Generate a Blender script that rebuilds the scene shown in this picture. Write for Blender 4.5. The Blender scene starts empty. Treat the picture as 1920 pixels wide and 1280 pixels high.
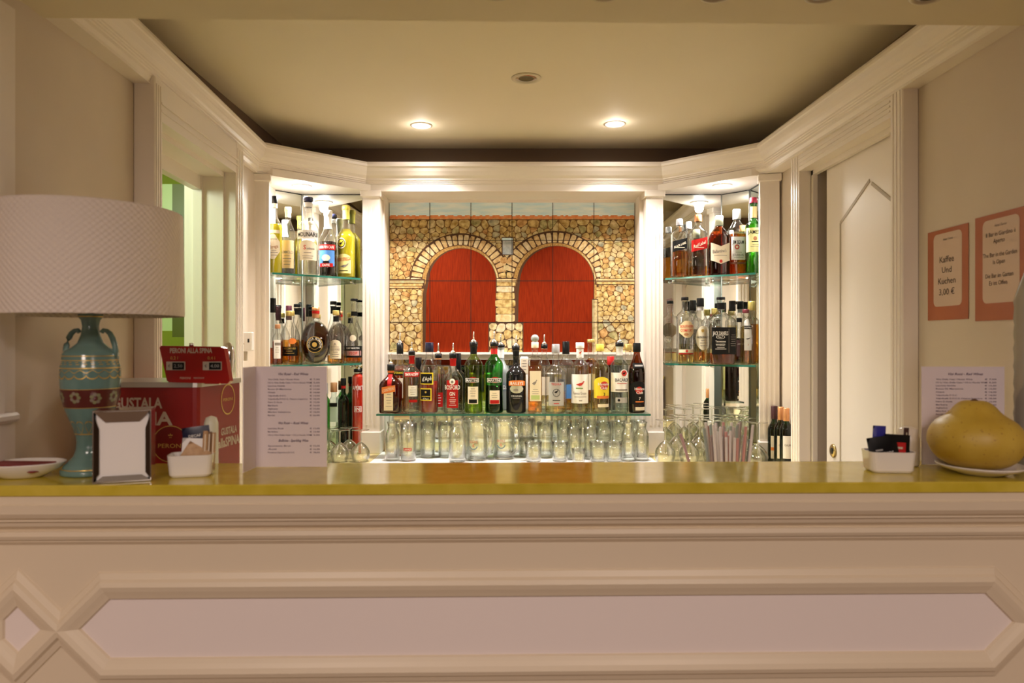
import bpy, math, random
from mathutils import Vector, Matrix
PI = math.pi
random.seed(7)
C = bpy.context.scene.collection
S = bpy.context.scene

# ------------------------------------------------------------------ camera, world, large lights, exposure
F = 1333.33            # focal length in pixels of the 1920 frame (25 mm on 36 mm)
H = 1.41               # eye height
cam_d = bpy.data.cameras.new('camera'); cam = bpy.data.objects.new('camera', cam_d); C.objects.link(cam)
cam.location = (0, 0, H); cam.rotation_euler = (PI/2, 0, 0)
cam_d.sensor_width = 36; cam_d.lens = 25; cam_d.shift_y = -3/1920
cam_d.dof.use_dof = True; cam_d.dof.focus_distance = 3.12; cam_d.dof.aperture_fstop = 4.5
cam_d.clip_start = 0.02
S.camera = cam
S.view_settings.view_transform = 'Standard'; S.view_settings.look = 'None'
S.view_settings.gamma = 1; S.view_settings.exposure = 0.0; S.view_settings.use_curve_mapping = False
S.cycles.max_bounces = 22; S.cycles.diffuse_bounces = 5; S.cycles.glossy_bounces = 7
S.cycles.transmission_bounces = 18; S.cycles.transparent_max_bounces = 48
S.cycles.use_denoising = True; S.cycles.sample_clamp_indirect = 6
S.cycles.caustics_reflective = False; S.cycles.caustics_refractive = False
w = bpy.data.worlds.new('world'); S.world = w; w.use_nodes = True
w.node_tree.nodes['Background'].inputs[0].default_value = (1, .8, .6, 1)
w.node_tree.nodes['Background'].inputs[1].default_value = 0.05

def light(name, kind, loc, energy, color, rot=(0, 0, 0), **kw):
    d = bpy.data.lights.new(name, kind); d.energy = energy; d.color = color
    for k, v in kw.items(): setattr(d, k, v)
    o = bpy.data.objects.new(name, d); o.location = loc; o.rotation_euler = rot; C.objects.link(o)
    return o
WARM = (1, .81, .71)
light('hall_fill', 'AREA', (-.35, -2.4, 1.55), 4, WARM, rot=(math.radians(86), 0, 0), shape='DISK', size=.6)  # unseen fill pair behind the camera, added to light the bar from the front
light('hall_fill', 'AREA', (.35, -2.4, 1.55), 4, WARM, rot=(math.radians(86), 0, 0), shape='DISK', size=.6)
for x in (-.75, .75): light('hall_ceiling_lamp', 'AREA', (x, -.55, 2.085), 24, WARM, shape='DISK', size=.5)
SPOTC = (1, .91, .84)
LAMPS = [(-.389, 3.03), (.438, 3.0)]
for (x, y) in LAMPS:
    light('ceiling_lamp_halo', 'POINT', (x, y+.01, 2.296), .45, SPOTC, shadow_soft_size=.02)
    light('ceiling_spot_light', 'SPOT', (x, y, 2.315), 92, SPOTC, spot_size=1.95, spot_blend=.9, shadow_soft_size=.03)
CABL = [(-.925, 3.13), (.922, 3.12)]
for (x, y) in CABL:
    light('cabinet_lamp_halo', 'POINT', (x, y, 2.055), .9, (1, .96, .89), shadow_soft_size=.02)
    light('cabinet_spot_light', 'SPOT', (x, y, 2.078), 44, (1, .96, .89), spot_size=2.85, spot_blend=.6, shadow_soft_size=.025)
light('green_room_light', 'POINT', (-1.75, 1.95, 2.05), 34, (.86, 1, .80), shadow_soft_size=.15)

def X(px, d): return (px - 960) * d / F
def Z(py, d): return H + (637 - py) * d / F

# ------------------------------------------------------------------ materials
MATS = {}
def mat(name, col, rough=.5, metal=0, **kw):
    if name in MATS: return MATS[name]
    m = bpy.data.materials.new(name); m.use_nodes = True
    b = m.node_tree.nodes['Principled BSDF']
    b.inputs['Base Color'].default_value = (*col, 1); b.inputs['Roughness'].default_value = rough
    b.inputs['Metallic'].default_value = metal
    for k, v in kw.items(): b.inputs[k].default_value = v
    MATS[name] = m
    return m
def noisy(name, c1, c2, scale=8, rough=.5, bump=0, stretch=(1, 1, 1), detail=4, **kw):
    if name in MATS: return MATS[name]
    m = mat(name, c1, rough, **kw); nt = m.node_tree; b = nt.nodes['Principled BSDF']
    tc = nt.nodes.new('ShaderNodeTexCoord'); mp = nt.nodes.new('ShaderNodeMapping'); mp.inputs['Scale'].default_value = stretch
    n = nt.nodes.new('ShaderNodeTexNoise'); n.inputs['Scale'].default_value = scale; n.inputs['Detail'].default_value = detail
    r = nt.nodes.new('ShaderNodeValToRGB'); r.color_ramp.elements[0].color = (*c1, 1); r.color_ramp.elements[1].color = (*c2, 1)
    r.color_ramp.elements[0].position = .35; r.color_ramp.elements[1].position = .65
    nt.links.new(tc.outputs['Object'], mp.inputs[0]); nt.links.new(mp.outputs[0], n.inputs['Vector'])
    nt.links.new(n.outputs['Fac'], r.inputs[0]); nt.links.new(r.outputs[0], b.inputs['Base Color'])
    if bump:
        bp = nt.nodes.new('ShaderNodeBump'); bp.inputs['Strength'].default_value = bump; bp.inputs['Distance'].default_value = .002
        nt.links.new(n.outputs['Fac'], bp.inputs['Height']); nt.links.new(bp.outputs[0], b.inputs['Normal'])
    return m
CHROMED = mat('chrome_dark_reflection', (.50, .50, .52), .06, 1)  # chrome with its base darkened to stand in for a dark reflection
def glass(name, tint, edge=3.0, base=.06, gloss=1.0, top=.62, ior=1.3, dark=.7):
    """clear thin walled glass: seen through where it faces you, refracting and mirroring at its edges"""
    if name in MATS: return MATS[name]
    m = bpy.data.materials.new(name); m.use_nodes = True; nt = m.node_tree
    nt.nodes.clear(); N = nt.nodes.new; L = nt.links.new
    out = N('ShaderNodeOutputMaterial')
    tr = N('ShaderNodeBsdfTransparent'); tr.inputs[0].default_value = (*tint, 1)
    gl = N('ShaderNodeBsdfRefraction'); gl.inputs['Color'].default_value = (*[t**.5*dark for t in tint], 1); gl.inputs['IOR'].default_value = ior; gl.inputs['Roughness'].default_value = 0
    go = N('ShaderNodeBsdfGlossy'); go.inputs['Roughness'].default_value = .02; go.inputs['Color'].default_value = (1, 1, 1, 1)
    lw = N('ShaderNodeLayerWeight'); lw.inputs[0].default_value = .5
    pw = N('ShaderNodeMath'); pw.operation = 'POWER'; pw.inputs[1].default_value = edge
    ma = N('ShaderNodeMath'); ma.operation = 'MULTIPLY_ADD'; ma.inputs[1].default_value = top - base; ma.inputs[2].default_value = base
    fr = N('ShaderNodeMath'); fr.operation = 'POWER'; fr.inputs[1].default_value = 4; fa = N('ShaderNodeMath'); fa.operation = 'MULTIPLY_ADD'; fa.inputs[1].default_value = .5; fa.inputs[2].default_value = .045
    fm = N('ShaderNodeMath'); fm.operation = 'MULTIPLY'; fm.inputs[1].default_value = gloss
    m1 = N('ShaderNodeMixShader'); m2 = N('ShaderNodeMixShader')
    L(lw.outputs['Facing'], pw.inputs[0]); L(pw.outputs[0], ma.inputs[0]); L(ma.outputs[0], m1.inputs[0])
    L(tr.outputs[0], m1.inputs[1]); L(gl.outputs[0], m1.inputs[2])
    L(lw.outputs['Facing'], fr.inputs[0]); L(fr.outputs[0], fa.inputs[0]); L(fa.outputs[0], fm.inputs[0]); L(fm.outputs[0], m2.inputs[0]); L(m1.outputs[0], m2.inputs[1]); L(go.outputs[0], m2.inputs[2])
    L(m2.outputs[0], out.inputs[0]); MATS[name] = m
    return m
def emit(name, col, s):
    m = mat(name, col); b = m.node_tree.nodes['Principled BSDF']
    b.inputs['Emission Color'].default_value = (*col, 1); b.inputs['Emission Strength'].default_value = s
    return m

PAINT = noisy('white_painted_wood', (.82, .75, .68), (.84, .77, .70), 3, .42)
WALLM = noisy('cream_wall_paint', (.66, .57, .475), (.69, .60, .50), 5, .6, bump=.05)
CEILM = noisy('ceiling_paint', (.72, .64, .48), (.74, .66, .50), 2, .7)
PANEL = mat('pale_pink_panel', (.84, .76, .74), .5)
COUNTER = mat('counter_cream_paint', (.74, .64, .49), .4)
YEL = noisy('yellow_stone', (.54, .42, .035), (.62, .49, .06), 25, .10)
WORKT = noisy('pale_yellow_worktop', (.78, .66, .30), (.83, .72, .38), 20, .18)
MIRROR = mat('mirror_silver', (.86, .89, .85), .0, 1)
CHROME = mat('chrome', (.85, .85, .86), .12, 1)
BLACK = mat('black_plastic', (.005, .005, .006), .3, **{'Specular IOR Level': .3})
DARK = mat('dark_ink', (.01, .009, .01), .6, **{'Specular IOR Level': .1})
WHITEP = mat('white_paper', (.88, .86, .84), .6)
CREAMP = mat('cream_paper', (.82, .72, .55), .6)
GOLD = mat('gold_paint', (.72, .50, .14), .35, .7)
REDP = mat('red_print', (.42, .010, .008), .5, **{'Specular IOR Level': .2})
WHITEC = mat('white_ceramic', (.85, .82, .78), .15)
SHELFE = mat('green_glass_edge', (.03, .17, .13), .15)
G_CLEAR = glass('clear_glass', (.985, .99, .985), edge=2.0, base=.03, gloss=1.5, top=.8, dark=.55)
G_WARE = glass('glassware_glass', (.965, .97, .95), edge=1.6, base=.05, top=.7, gloss=3.2, ior=1.42, dark=.62)
G_SHELF = glass('shelf_glass', (.90, .97, .94), edge=8, base=.02, gloss=.6)
G_GREEN = glass('green_bottle_glass', (.22, .62, .20))
G_DKGREEN = glass('dark_green_glass', (.05, .22, .08))
G_BROWN = glass('brown_bottle_glass', (.42, .15, .05))
G_OLIVE = glass('olive_glass', (.60, .70, .28))
G_GREY = glass('grey_glass', (.84, .92, .92))
L_AMBER = glass('amber_liquid', (.93, .62, .22), edge=6, base=.0, gloss=.3)
L_COGNAC = glass('cognac_liquid', (.72, .30, .07), edge=6, base=.0, gloss=.3)
L_PALE = glass('pale_gold_liquid', (.97, .90, .62), edge=6, base=.0, gloss=.3)
L_CLEAR = glass('clear_liquid', (.985, .99, .98), edge=4, base=.0, gloss=.3)
L_YELLOW = mat('yellow_liqueur', (.80, .68, .03), .1, **{'Transmission Weight': .35})
L_RED = mat('red_liqueur', (.35, .02, .01), .1, **{'Transmission Weight': .3})
L_BLACK = mat('dark_liqueur', (.012, .006, .006), .08)
L_GREEN = glass('green_liquid', (.82, .88, .40), edge=6, base=.0, gloss=.3)

# ------------------------------------------------------------------ mesh builder
class MB:
    def __init__(s): s.v = []; s.f = []; s.m = []; s.sm = []; s.mats = []
    def mi(s, m):
        if m not in s.mats: s.mats.append(m)
        return s.mats.index(m)
    def add(s, vs, fs, m, smooth=False, M=None):
        b = len(s.v); k = s.mi(m)
        for p in vs:
            p = Vector(p)
            if M is not None: p = M @ p
            s.v.append(tuple(p))
        for f in fs: s.f.append([b+i for i in f]); s.m.append(k); s.sm.append(smooth)
        return s
    def box(s, x0, x1, y0, y1, z0, z1, m, M=None, bev=0):
        if x0 > x1: x0, x1 = x1, x0
        if bev <= 0:
            vs = [(x, y, z) for z in (z0, z1) for y in (y0, y1) for x in (x0, x1)]
            fs = [(0, 2, 3, 1), (4, 5, 7, 6), (0, 1, 5, 4), (2, 6, 7, 3), (0, 4, 6, 2), (1, 3, 7, 5)]
            return s.add(vs, fs, m, M=M)
        b = bev
        def ring(i, z): return [(x0+i, y0+b, z), (x0+b, y0+i, z), (x1-b, y0+i, z), (x1-i, y0+b, z), (x1-i, y1-b, z), (x1-b, y1-i, z), (x0+b, y1-i, z), (x0+i, y1-b, z)]
        R = [ring(b*.99, z0), ring(0, z0+b), ring(0, z1-b), ring(b*.99, z1)]
        vs = sum(R, []); fs = [tuple(range(7, -1, -1)), tuple(range(24, 32))]
        for r in range(3):
            for i in range(8): j = (i+1) % 8; fs.append((r*8+i, r*8+j, r*8+8+j, r*8+8+i))
        return s.add(vs, fs, m, M=M)
    def prism(s, poly, z0, z1, m, M=None):
        n = len(poly); vs = [(x, y, z0) for x, y in poly]+[(x, y, z1) for x, y in poly]
        a = sum(poly[i][0]*poly[(i+1) % n][1]-poly[(i+1) % n][0]*poly[i][1] for i in range(n))
        fs = [tuple(range(n-1, -1, -1)), tuple(range(n, 2*n))]+[(i, (i+1) % n, n+(i+1) % n, n+i) for i in range(n)]
        if a < 0: fs = [tuple(reversed(f)) for f in fs]
        return s.add(vs, fs, m, M=M)
    def lathe(s, prof, m, seg=28, M=None, smooth=True, n=2, ay=1, cap=False):
        """prof: (r, z) or (rx, ry, n, z)"""
        vs = []; fs = []
        for p in prof:
            if len(p) == 2: rx, z = p; ry = rx*ay; e = n
            else: rx, ry, e, z = p
            for i in range(seg):
                t = 2*PI*i/seg; c, q = math.cos(t), math.sin(t)
                if e != 2:
                    k = (abs(c)**e+abs(q)**e)**(-1/e); c *= k; q *= k
                vs.append((rx*c, ry*q, z))
        for r in range(len(prof)-1):
            for i in range(seg): j = (i+1) % seg; fs.append((r*seg+i, r*seg+j, (r+1)*seg+j, (r+1)*seg+i))
        if cap: fs.append(tuple(range(seg-1, -1, -1))); fs.append(tuple(range((len(prof)-1)*seg, len(prof)*seg)))
        return s.add(vs, fs, m, smooth, M)
    def tube(s, pts, r, m, seg=10, cap=True, M=None):
        pts = [Vector(p) for p in pts]; rs = r if isinstance(r, (list, tuple)) else [r]*len(pts); vs = []; fs = []
        up = Vector((0, 0, 1))
        for i, p in enumerate(pts):
            t = (pts[min(i+1, len(pts)-1)]-pts[max(i-1, 0)]).normalized()
            u = up if abs(t.dot(up)) < .95 else Vector((1, 0, 0))
            a = t.cross(u).normalized(); b = a.cross(t).normalized()
            for k in range(seg): q = 2*PI*k/seg; vs.append(tuple(p+a*rs[i]*math.cos(q)+b*rs[i]*math.sin(q)))
        for r_ in range(len(pts)-1):
            for i in range(seg): j = (i+1) % seg; fs.append((r_*seg+i, r_*seg+j, (r_+1)*seg+j, (r_+1)*seg+i))
        if cap: fs.append(tuple(range(seg-1, -1, -1))); fs.append(tuple(range((len(pts)-1)*seg, len(pts)*seg)))
        return s.add(vs, fs, m, True, M)
    def text(s, txt, x, y, h, m, width=None, shear=0, bold=0, fn=None, M=None, align=.5):
        """lettering of cap height h centred at x, y in the label's plane; fn maps (x, y) to 3D"""
        tv, tf, (a, b) = text_geo(txt, shear, bold)
        k = h/.7; kx = k if width is None else width/max(b-a, 1e-4)
        vs = []
        for (px, py) in tv:
            q = (x+(px-(a+(b-a)*align))*kx, y+(py-.35)*k)
            vs.append(fn(*q) if fn else (q[0], q[1], 0))
        return s.add(vs, tf, m, M=M)
    def build(s, name, parent=None, auto=False):
        me = bpy.data.meshes.new(name); me.from_pydata(s.v, [], s.f)
        for m in s.mats: me.materials.append(m)
        me.polygons.foreach_set('material_index', s.m); me.polygons.foreach_set('use_smooth', s.sm); me.update()
        o = bpy.data.objects.new(name, me); C.objects.link(o)
        if parent: o.parent = parent
        return o
_tc = {}
def text_geo(txt, shear=0, bold=0):
    key = (txt, shear, bold)
    if key in _tc: return _tc[key]
    cu = bpy.data.curves.new('t', 'FONT'); cu.body = txt; cu.size = 1; cu.shear = shear; cu.offset = bold; cu.resolution_u = 2
    o = bpy.data.objects.new('t', cu); C.objects.link(o)
    dg = bpy.context.evaluated_depsgraph_get(); me = bpy.data.meshes.new_from_object(o.evaluated_get(dg))
    v = [(a.co.x, a.co.y) for a in me.vertices]; f = [tuple(p.vertices) for p in me.polygons]
    bpy.data.objects.remove(o); bpy.data.curves.remove(cu); bpy.data.meshes.remove(me)
    xs = [p[0] for p in v] or [0, 1]
    _tc[key] = (v, f, (min(xs), max(xs)))
    return _tc[key]
def struct(name, mb, label=None):
    o = mb.build(name); o['kind'] = 'structure'
    if label: o['label'] = label
    return o
def thing(name, label, cat, loc=(0, 0, 0), rz=0, group=None):
    o = bpy.data.objects.new(name, None); C.objects.link(o); o.location = loc; o.rotation_euler = (0, 0, rz)
    o.empty_display_size = .02
    o['label'] = label; o['category'] = cat
    if group: o['group'] = group
    return o
def tag(o, label, cat, group=None, loc=None, rz=None):
    o['label'] = label; o['category'] = cat
    if group: o['group'] = group
    if loc: o.location = loc
    if rz is not None: o.rotation_euler = (0, 0, rz)
    return o
def dup(root, loc, rz, label, group=None):
    r = root.copy(); C.objects.link(r); r.location = loc; r.rotation_euler = (0, 0, rz); r['label'] = label
    if group: r['group'] = group
    for ch in list(root.children):
        c = ch.copy(); C.objects.link(c); c.parent = r
        for g in ch.children:
            d = g.copy(); C.objects.link(d); d.parent = c
    return r

# ------------------------------------------------------------------ room shell
ZS = 2.202   # underside of the hall soffit, top of the cornice
ZC = 2.33    # recessed ceiling over the bar
struct('floor', MB().box(-3.2, 3.2, -3.2, 3.7, -.05, 0, noisy('floor_tile', (.16, .10, .06), (.22, .14, .08), 4, .35)))
struct('ceiling', MB().box(-1.4, 1.4, 1.40, 3.7, ZC, ZC+.05, CEILM))
ZB = 2.092   # underside of the beam in front of the bar recess
so = MB().prism([(-3.2, -3.2), (3.2, -3.2), (3.2, 1.57), (1.04, 1.543), (-.93, 1.508), (-3.2, 1.47)], ZB, ZC+.05, CEILM)
struct('ceiling', so)
COVE = mat('cove_dark_brown', (.13, .08, .045), .7)  # dark brown base colour on the cove walls
# left wall with its door opening
LW = -1.01; LO = -1.10
mb = MB()
mb.box(LO, LW, .9, 1.94, 0, ZS, WALLM); mb.box(LO, LW, 2.53, 3.5, 0, ZS, WALLM); mb.box(LO, LW, 1.94, 2.53, 2.005, ZS, WALLM)
LWO = [struct('wall_left', mb)]
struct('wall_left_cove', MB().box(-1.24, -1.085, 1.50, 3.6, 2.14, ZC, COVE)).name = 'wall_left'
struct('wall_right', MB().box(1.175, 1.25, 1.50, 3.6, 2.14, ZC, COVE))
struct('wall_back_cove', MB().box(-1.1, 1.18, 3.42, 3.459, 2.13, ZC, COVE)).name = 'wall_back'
RW = 1.108; RO = 1.19
mb = MB()
mb.box(RW, RO, 1.0, 2.0, 0, ZS, WALLM); mb.box(RW, RO, 2.634, 3.5, 0, ZS, WALLM); mb.box(RW, RO, 2.0, 2.634, 2.04, ZS, WALLM)
struct('wall_right', mb)
mb = MB(); mb.box(-1.3, 1.3, 3.46, 3.54, 0, ZC, WALLM)
struct('wall_back', mb)
# hall behind the camera
HALLM = noisy('hall_wood_panelling', (.16, .10, .06), (.24, .16, .10), 6, .5, stretch=(1, 1, .2))
mb = MB(); mb.box(-3.2, 3.2, -3.2, -3.1, 0, ZS, HALLM); struct('wall_front', mb)
mb = MB(); mb.box(-3.2, -3.1, -3.1, .9, 0, ZS, HALLM); mb.box(-3.1, LO, .85, .9, 0, ZS, WALLM); struct('wall_left', mb)
mb = MB(); mb.box(3.1, 3.2, -3.1, 1.0, 0, ZS, HALLM); mb.box(RO, 3.1, .95, 1.0, 0, ZS, WALLM); struct('wall_right', mb)
# dark pocket behind the right sliding door
mb = MB(); mb.box(1.50, 1.55, 1.2, 3.0, 0, ZS, WALLM); mb.box(RO, 1.55, 1.2, 1.25, 0, ZS, WALLM); mb.box(RO, 1.55, 2.95, 3.0, 0, ZS, WALLM); mb.box(RO, 1.55, 1.2, 3.0, ZS-.06, ZS, WALLM)
struct('wall_right', mb)
# green room beyond the left door
LIME = noisy('lime_wall_paint', (.30, .34, .015), (.33, .38, .02), 3, .6)
mb = MB(); mb.box(-3.1, LO-.02, 3.55, 3.6, 0, 2.4, LIME); mb.box(-3.15, -3.1, 1.0, 3.6, 0, 2.4, LIME)
mb.box(-3.1, LO-.02, 1.0, 1.05, 0, 2.4, LIME); struct('wall_green_room', mb)
struct('ceiling', MB().box(-3.1, LO-.02, 1.0, 3.6, 2.28, 2.33, LIME))

# cornice swept round the bar recess
path = [(-.909, 1.40), (-.930, 1.754), (-.997, 2.89), (-.651, 3.2), (.672, 3.2), (.997, 2.89), (1.028, 1.768), (1.037, 1.42)]
PSC = [.45, .45, .8, 1, 1, .9, .62, .62]   # the moulding is shallower along the side walls
prof = [(.15, ZS+.012), (.012, ZS+.012), (0, ZS), (0, ZS-.010), (.006, ZS-.013), (.008, ZS-.018), (.012, ZS-.03), (.022, ZS-.047), (.034, ZS-.058),
        (.034, ZS-.064), (.038, ZS-.066), (.038, ZS-.071), (.042, ZS-.073), (.042, ZS-.079), (.046, ZS-.081), (.046, ZS-.090), (.056, ZS-.100), (.056, ZS-.108), (.15, ZS-.108)]
def offs(path, k):
    out = []
    n = len(path)
    for i in range(n):
        p = Vector(path[i])
        ds = []
        if i > 0: ds.append((p-Vector(path[i-1])).normalized())
        if i < n-1: ds.append((Vector(path[i+1])-p).normalized())
        ns = [Vector((-d.y, d.x)) for d in ds]
        if len(ns) == 1: q = p+ns[0]*k
        else:
            b = (ns[0]+ns[1]).normalized(); q = p+b*k/max(.3, b.dot(ns[0]))
        out.append((q.x, q.y))
    return out
vs = []; fs = []
for (k, z) in prof:
    full = offs(path, k); part_ = offs(path, k) if k > .1 else [offs(path, k*q)[i] for i, q in enumerate(PSC)]
    for (x, y) in part_: vs.append((x, y, z))
n = len(path)
for r in range(len(prof)-1):
    for i in range(n-1): fs.append((r*n+i, r*n+i+1, (r+1)*n+i+1, (r+1)*n+i))
struct('trim_cornice', MB().add(vs, fs, PAINT))
# flat ceiling of the niches
struct('trim_header', MB().prism([(-.99, 2.94), (-.645, 3.245), (.666, 3.245), (.99, 2.94), (1.095, 2.93), (1.095, 3.46), (-1.095, 3.46), (-1.095, 2.93)], 2.088, 2.118, PAINT))

# door casings
def fluted_v(mb, x0, x1, y0, y1, z0, z1, axis, side):
    """upright casing board with two raised beads; axis 'y' = board runs along y, its face looks along x"""
    mb.box(x0, x1, y0, y1, z0, z1, PAINT, bev=.003)
    fx = x1 if side > 0 else x0
    for k in (.22, .5, .78):
        yc = y0+(y1-y0)*k
        mb.box(fx-.002, fx+.002, yc-.0035, yc+.0035, z0+.02, z1-.02, PAINT)
mb = MB()
fluted_v(mb, LW, -.953, 1.896, 1.94, 0, ZS-.085, 'y', 1)
fluted_v(mb, LW, -.953, 2.53, 2.61, 0, ZS-.085, 'y', 1)
mb.box(LW, -.954, 1.93, 2.54, 2.005, ZS-.09, PAINT); mb.box(-.953, -.950, 1.93, 2.54, 2.030, 2.036, PAINT); mb.box(-.953, -.949, 1.93, 2.54, 2.05, 2.056, PAINT)
mb.box(LO-.03, -.995, 2.518, 2.53, 0, 2.005, PAINT); mb.box(LO+.005, LO+.035, 2.506, 2.520, 0, 1.99, PAINT)
mb.box(LO-.03, -.995, 1.94, 2.53, 1.988, 2.005, PAINT); mb.box(LO, LO+.03, 1.94, 2.51, 1.94, 1.99, PAINT)
mb.box(LO-.02, LO-.005, 1.87, 1.94, 0, 2.06, PAINT); mb.box(LO-.02, LO-.005, 2.53, 2.60, 0, 2.06, PAINT)
LWO.append(struct('trim_door_left', mb))
mb = MB()
fluted_v(mb, 1.063, RW, 1.936, 2.0, 0, ZS-.085, 'y', -1)
fluted_v(mb, 1.063, RW, 2.634, 2.713, 0, ZS-.085, 'y', -1)
mb.box(1.064, RW, 1.99, 2.64, 2.035, ZS-.09, PAINT)
for z in (2.05, 2.064, 2.078): mb.box(1.061, 1.065, 2.0, 2.634, z, z+.005, PAINT)
mb.box(1.108, 1.125, 2.618, 2.634, 0, 2.04, PAINT); mb.box(1.108, 1.125, 2.0, 2.634, 2.018, 2.04, PAINT)
struct('trim_door_right', mb)
# sliding door on the right
door = MB().box(1.130, 1.165, 1.75, 2.553, .01, 2.025, PAINT)
GRV = mat('grooved_paint', (.45, .38, .29), .6)
def seg(mb, y0, z0, y1, z1, w_, xf, m):
    a = Vector((0, y0, z0)); b = Vector((0, y1, z1)); t = (b-a).normalized(); nn = Vector((0, -t.z, t.y))*w_/2
    vs = []
    for dx in (xf-.0016, xf+.004):
        for p in (a-nn, a+nn, b+nn, b-nn): vs.append((dx, p.y, p.z))
    mb.add(vs, [(0, 1, 2, 3), (7, 6, 5, 4), (0, 4, 5, 1), (1, 5, 6, 2), (2, 6, 7, 3), (3, 7, 4, 0)], m)
def dy(px): return 1.13*F/(px-960)
do = thing('door_2', 'white sliding door with a routed pointed panel and round lock', 'door'); do['kind'] = 'structure'
d_ = door.build('door_leaf', do)
mg = MB(); ya = dy(1576)
z1 = H+(637-418)*ya/F; yt = dy(1631); zt = H+(637-338)*yt/F
seg(mg, ya, .12, ya, z1, .008, 1.13, GRV); seg(mg, ya, z1, yt, zt, .011, 1.13, GRV); seg(mg, yt-.012, zt-.012, 1.78, 1.611, .011, 1.13, GRV)
mg.build('door_moulding', do)
ml = MB(); M = Matrix.Translation((1.128, dy(1563), Z(845, dy(1563)))) @ Matrix.Rotation(-PI/2, 4, 'Y')
ml.lathe([(.001, .004), (.020, .004), (.024, .001), (.024, -.002)], mat('brass', (.55, .42, .18), .3, 1), M=M, cap=True)
ml.lathe([(.001, .005), (.011, .005), (.012, .003)], BLACK, M=M, cap=True, seg=16)
ml.build('door_lock', do)

PV = Matrix.Translation((LW, 1.9, 0)) @ Matrix.Rotation(math.radians(2.58), 4, 'Z') @ Matrix.Translation((-LW, -1.9, 0))
def on_left_wall(o): o.matrix_world = PV @ Matrix.LocRotScale(o.location, o.rotation_euler, o.scale)
for o in LWO: on_left_wall(o)

# pilasters
def pilaster(name, cx, cy, wd, dp, rz, z0, z1):
    mb = MB(); h = wd/2
    mb.box(-h, h, 0, dp, z0+.10, z1-.03, PAINT)
    for k in (-.24, 0, .24): mb.box(wd*k-.004, wd*k+.004, -.0022, .002, z0+.13, z1-.075, PAINT)
    mb.box(-h-.008, h+.008, -.012, dp, z1-.03, z1, PAINT, bev=.003)
    mb.box(-h-.006, h+.006, -.010, dp, z0, z0+.10, PAINT, bev=.003)
    o = struct(name, mb); o.location = (cx, cy, 0); o.rotation_euler = (0, 0, rz); return o
WZ = .891
pilaster('trim_pilaster_1', -.644, 3.25, .079, .20, 0, WZ, 2.092)
pilaster('trim_pilaster_2', .652, 3.25, .077, .20, 0, WZ, 2.092)
pilaster('trim_pilaster_3', -1.038, 2.925, .074, .05, math.radians(14), WZ, 2.092)
pilaster('trim_pilaster_4', 1.060, 2.925, .076, .05, math.radians(-14), WZ, 2.092)
mb = MB(); mb.box(-.608, -.597, 3.33, 3.46, WZ, 2.09, PAINT); mb.box(.597, .615, 3.33, 3.46, WZ, 2.09, PAINT)
mb.box(-.6, .6, 3.435, 3.46, 1.315, 1.348, PAINT); mb.box(-.6, .6, 3.425, 3.46, 1.340, 1.350, PAINT); mb.box(-.6, .6, 3.44, 3.46, 2.075, 2.09, PAINT)
struct('trim_niche', mb)

# worktop behind the bottles
wk = MB().prism([(-1.038, 2.60), (1.10, 2.60), (1.10, 3.45), (-1.075, 3.45)], WZ-.04, WZ, WORKT)
wk.box(-1.0, 1.0, 2.64, 3.44, 0, WZ-.04, PAINT)
tag(wk.build('back_worktop'), 'pale yellow stone worktop of the back bar under the glasses', 'worktop')
tag(MB().box(-.600, .612, 2.97, 3.30, WZ, WZ+.0012, WHITEP).build('paper_liner'), 'white paper liner spread under the tumblers and mugs', 'paper liner')

# mirrors
t = mirL = thing('corner_mirror', 'tall mirror panels lining the left corner shelves', 'mirror')
MB().box(-.978, -.684, 3.312, 3.318, WZ, 2.088, MIRROR).build('mirror_panel', t)
MB().prism([(-.978, 3.312), (-1.072, 3.212), (-1.080, 3.216), (-.984, 3.320)], WZ, 2.088, MIRROR).build('mirror_panel', t)
MB().box(-1.080, -1.072, 2.99, 3.212, WZ, 2.088, MIRROR).build('mirror_panel', t)
t = mirR = thing('corner_mirror', 'tall mirror panels lining the right corner shelves', 'mirror')
MB().box(.692, .974, 3.312, 3.318, WZ, 2.088, MIRROR).build('mirror_panel', t)
MB().prism([(.974, 3.312), (1.074, 3.212), (1.082, 3.216), (.980, 3.320)], WZ, 2.088, MIRROR).build('mirror_panel', t)
MB().box(1.074, 1.082, 2.99, 3.212, WZ, 2.088, MIRROR).build('mirror_panel', t)
tag(MB().box(-.595, .595, 3.450, 3.456, WZ, 1.285, MIRROR).build('splashback_mirror'), 'low mirror splashback behind the tumblers under the tile picture', 'mirror')

for sg, rt in ((-1, mirL), (1, mirR)):
    for a, b in (((.690, 3.310), (.975, 3.310)), ((.975, 3.310), (1.071, 3.210)), ((1.071, 3.210), (1.071, 3.0))):
        MB().tube([(sg*a[0], a[1], 2.0855), (sg*b[0], b[1], 2.0855)], .0016, BLACK, seg=6).build('mirror_seam', rt)
    for (x_, y_) in ((.975, 3.309), (1.0705, 3.2105)):
        MB().tube([(sg*x_, y_, WZ+.001), (sg*x_, y_, 2.086)], .0016, mat('seam_grey', (.35, .36, .33), .3), seg=6).build('mirror_seam', rt)
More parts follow.
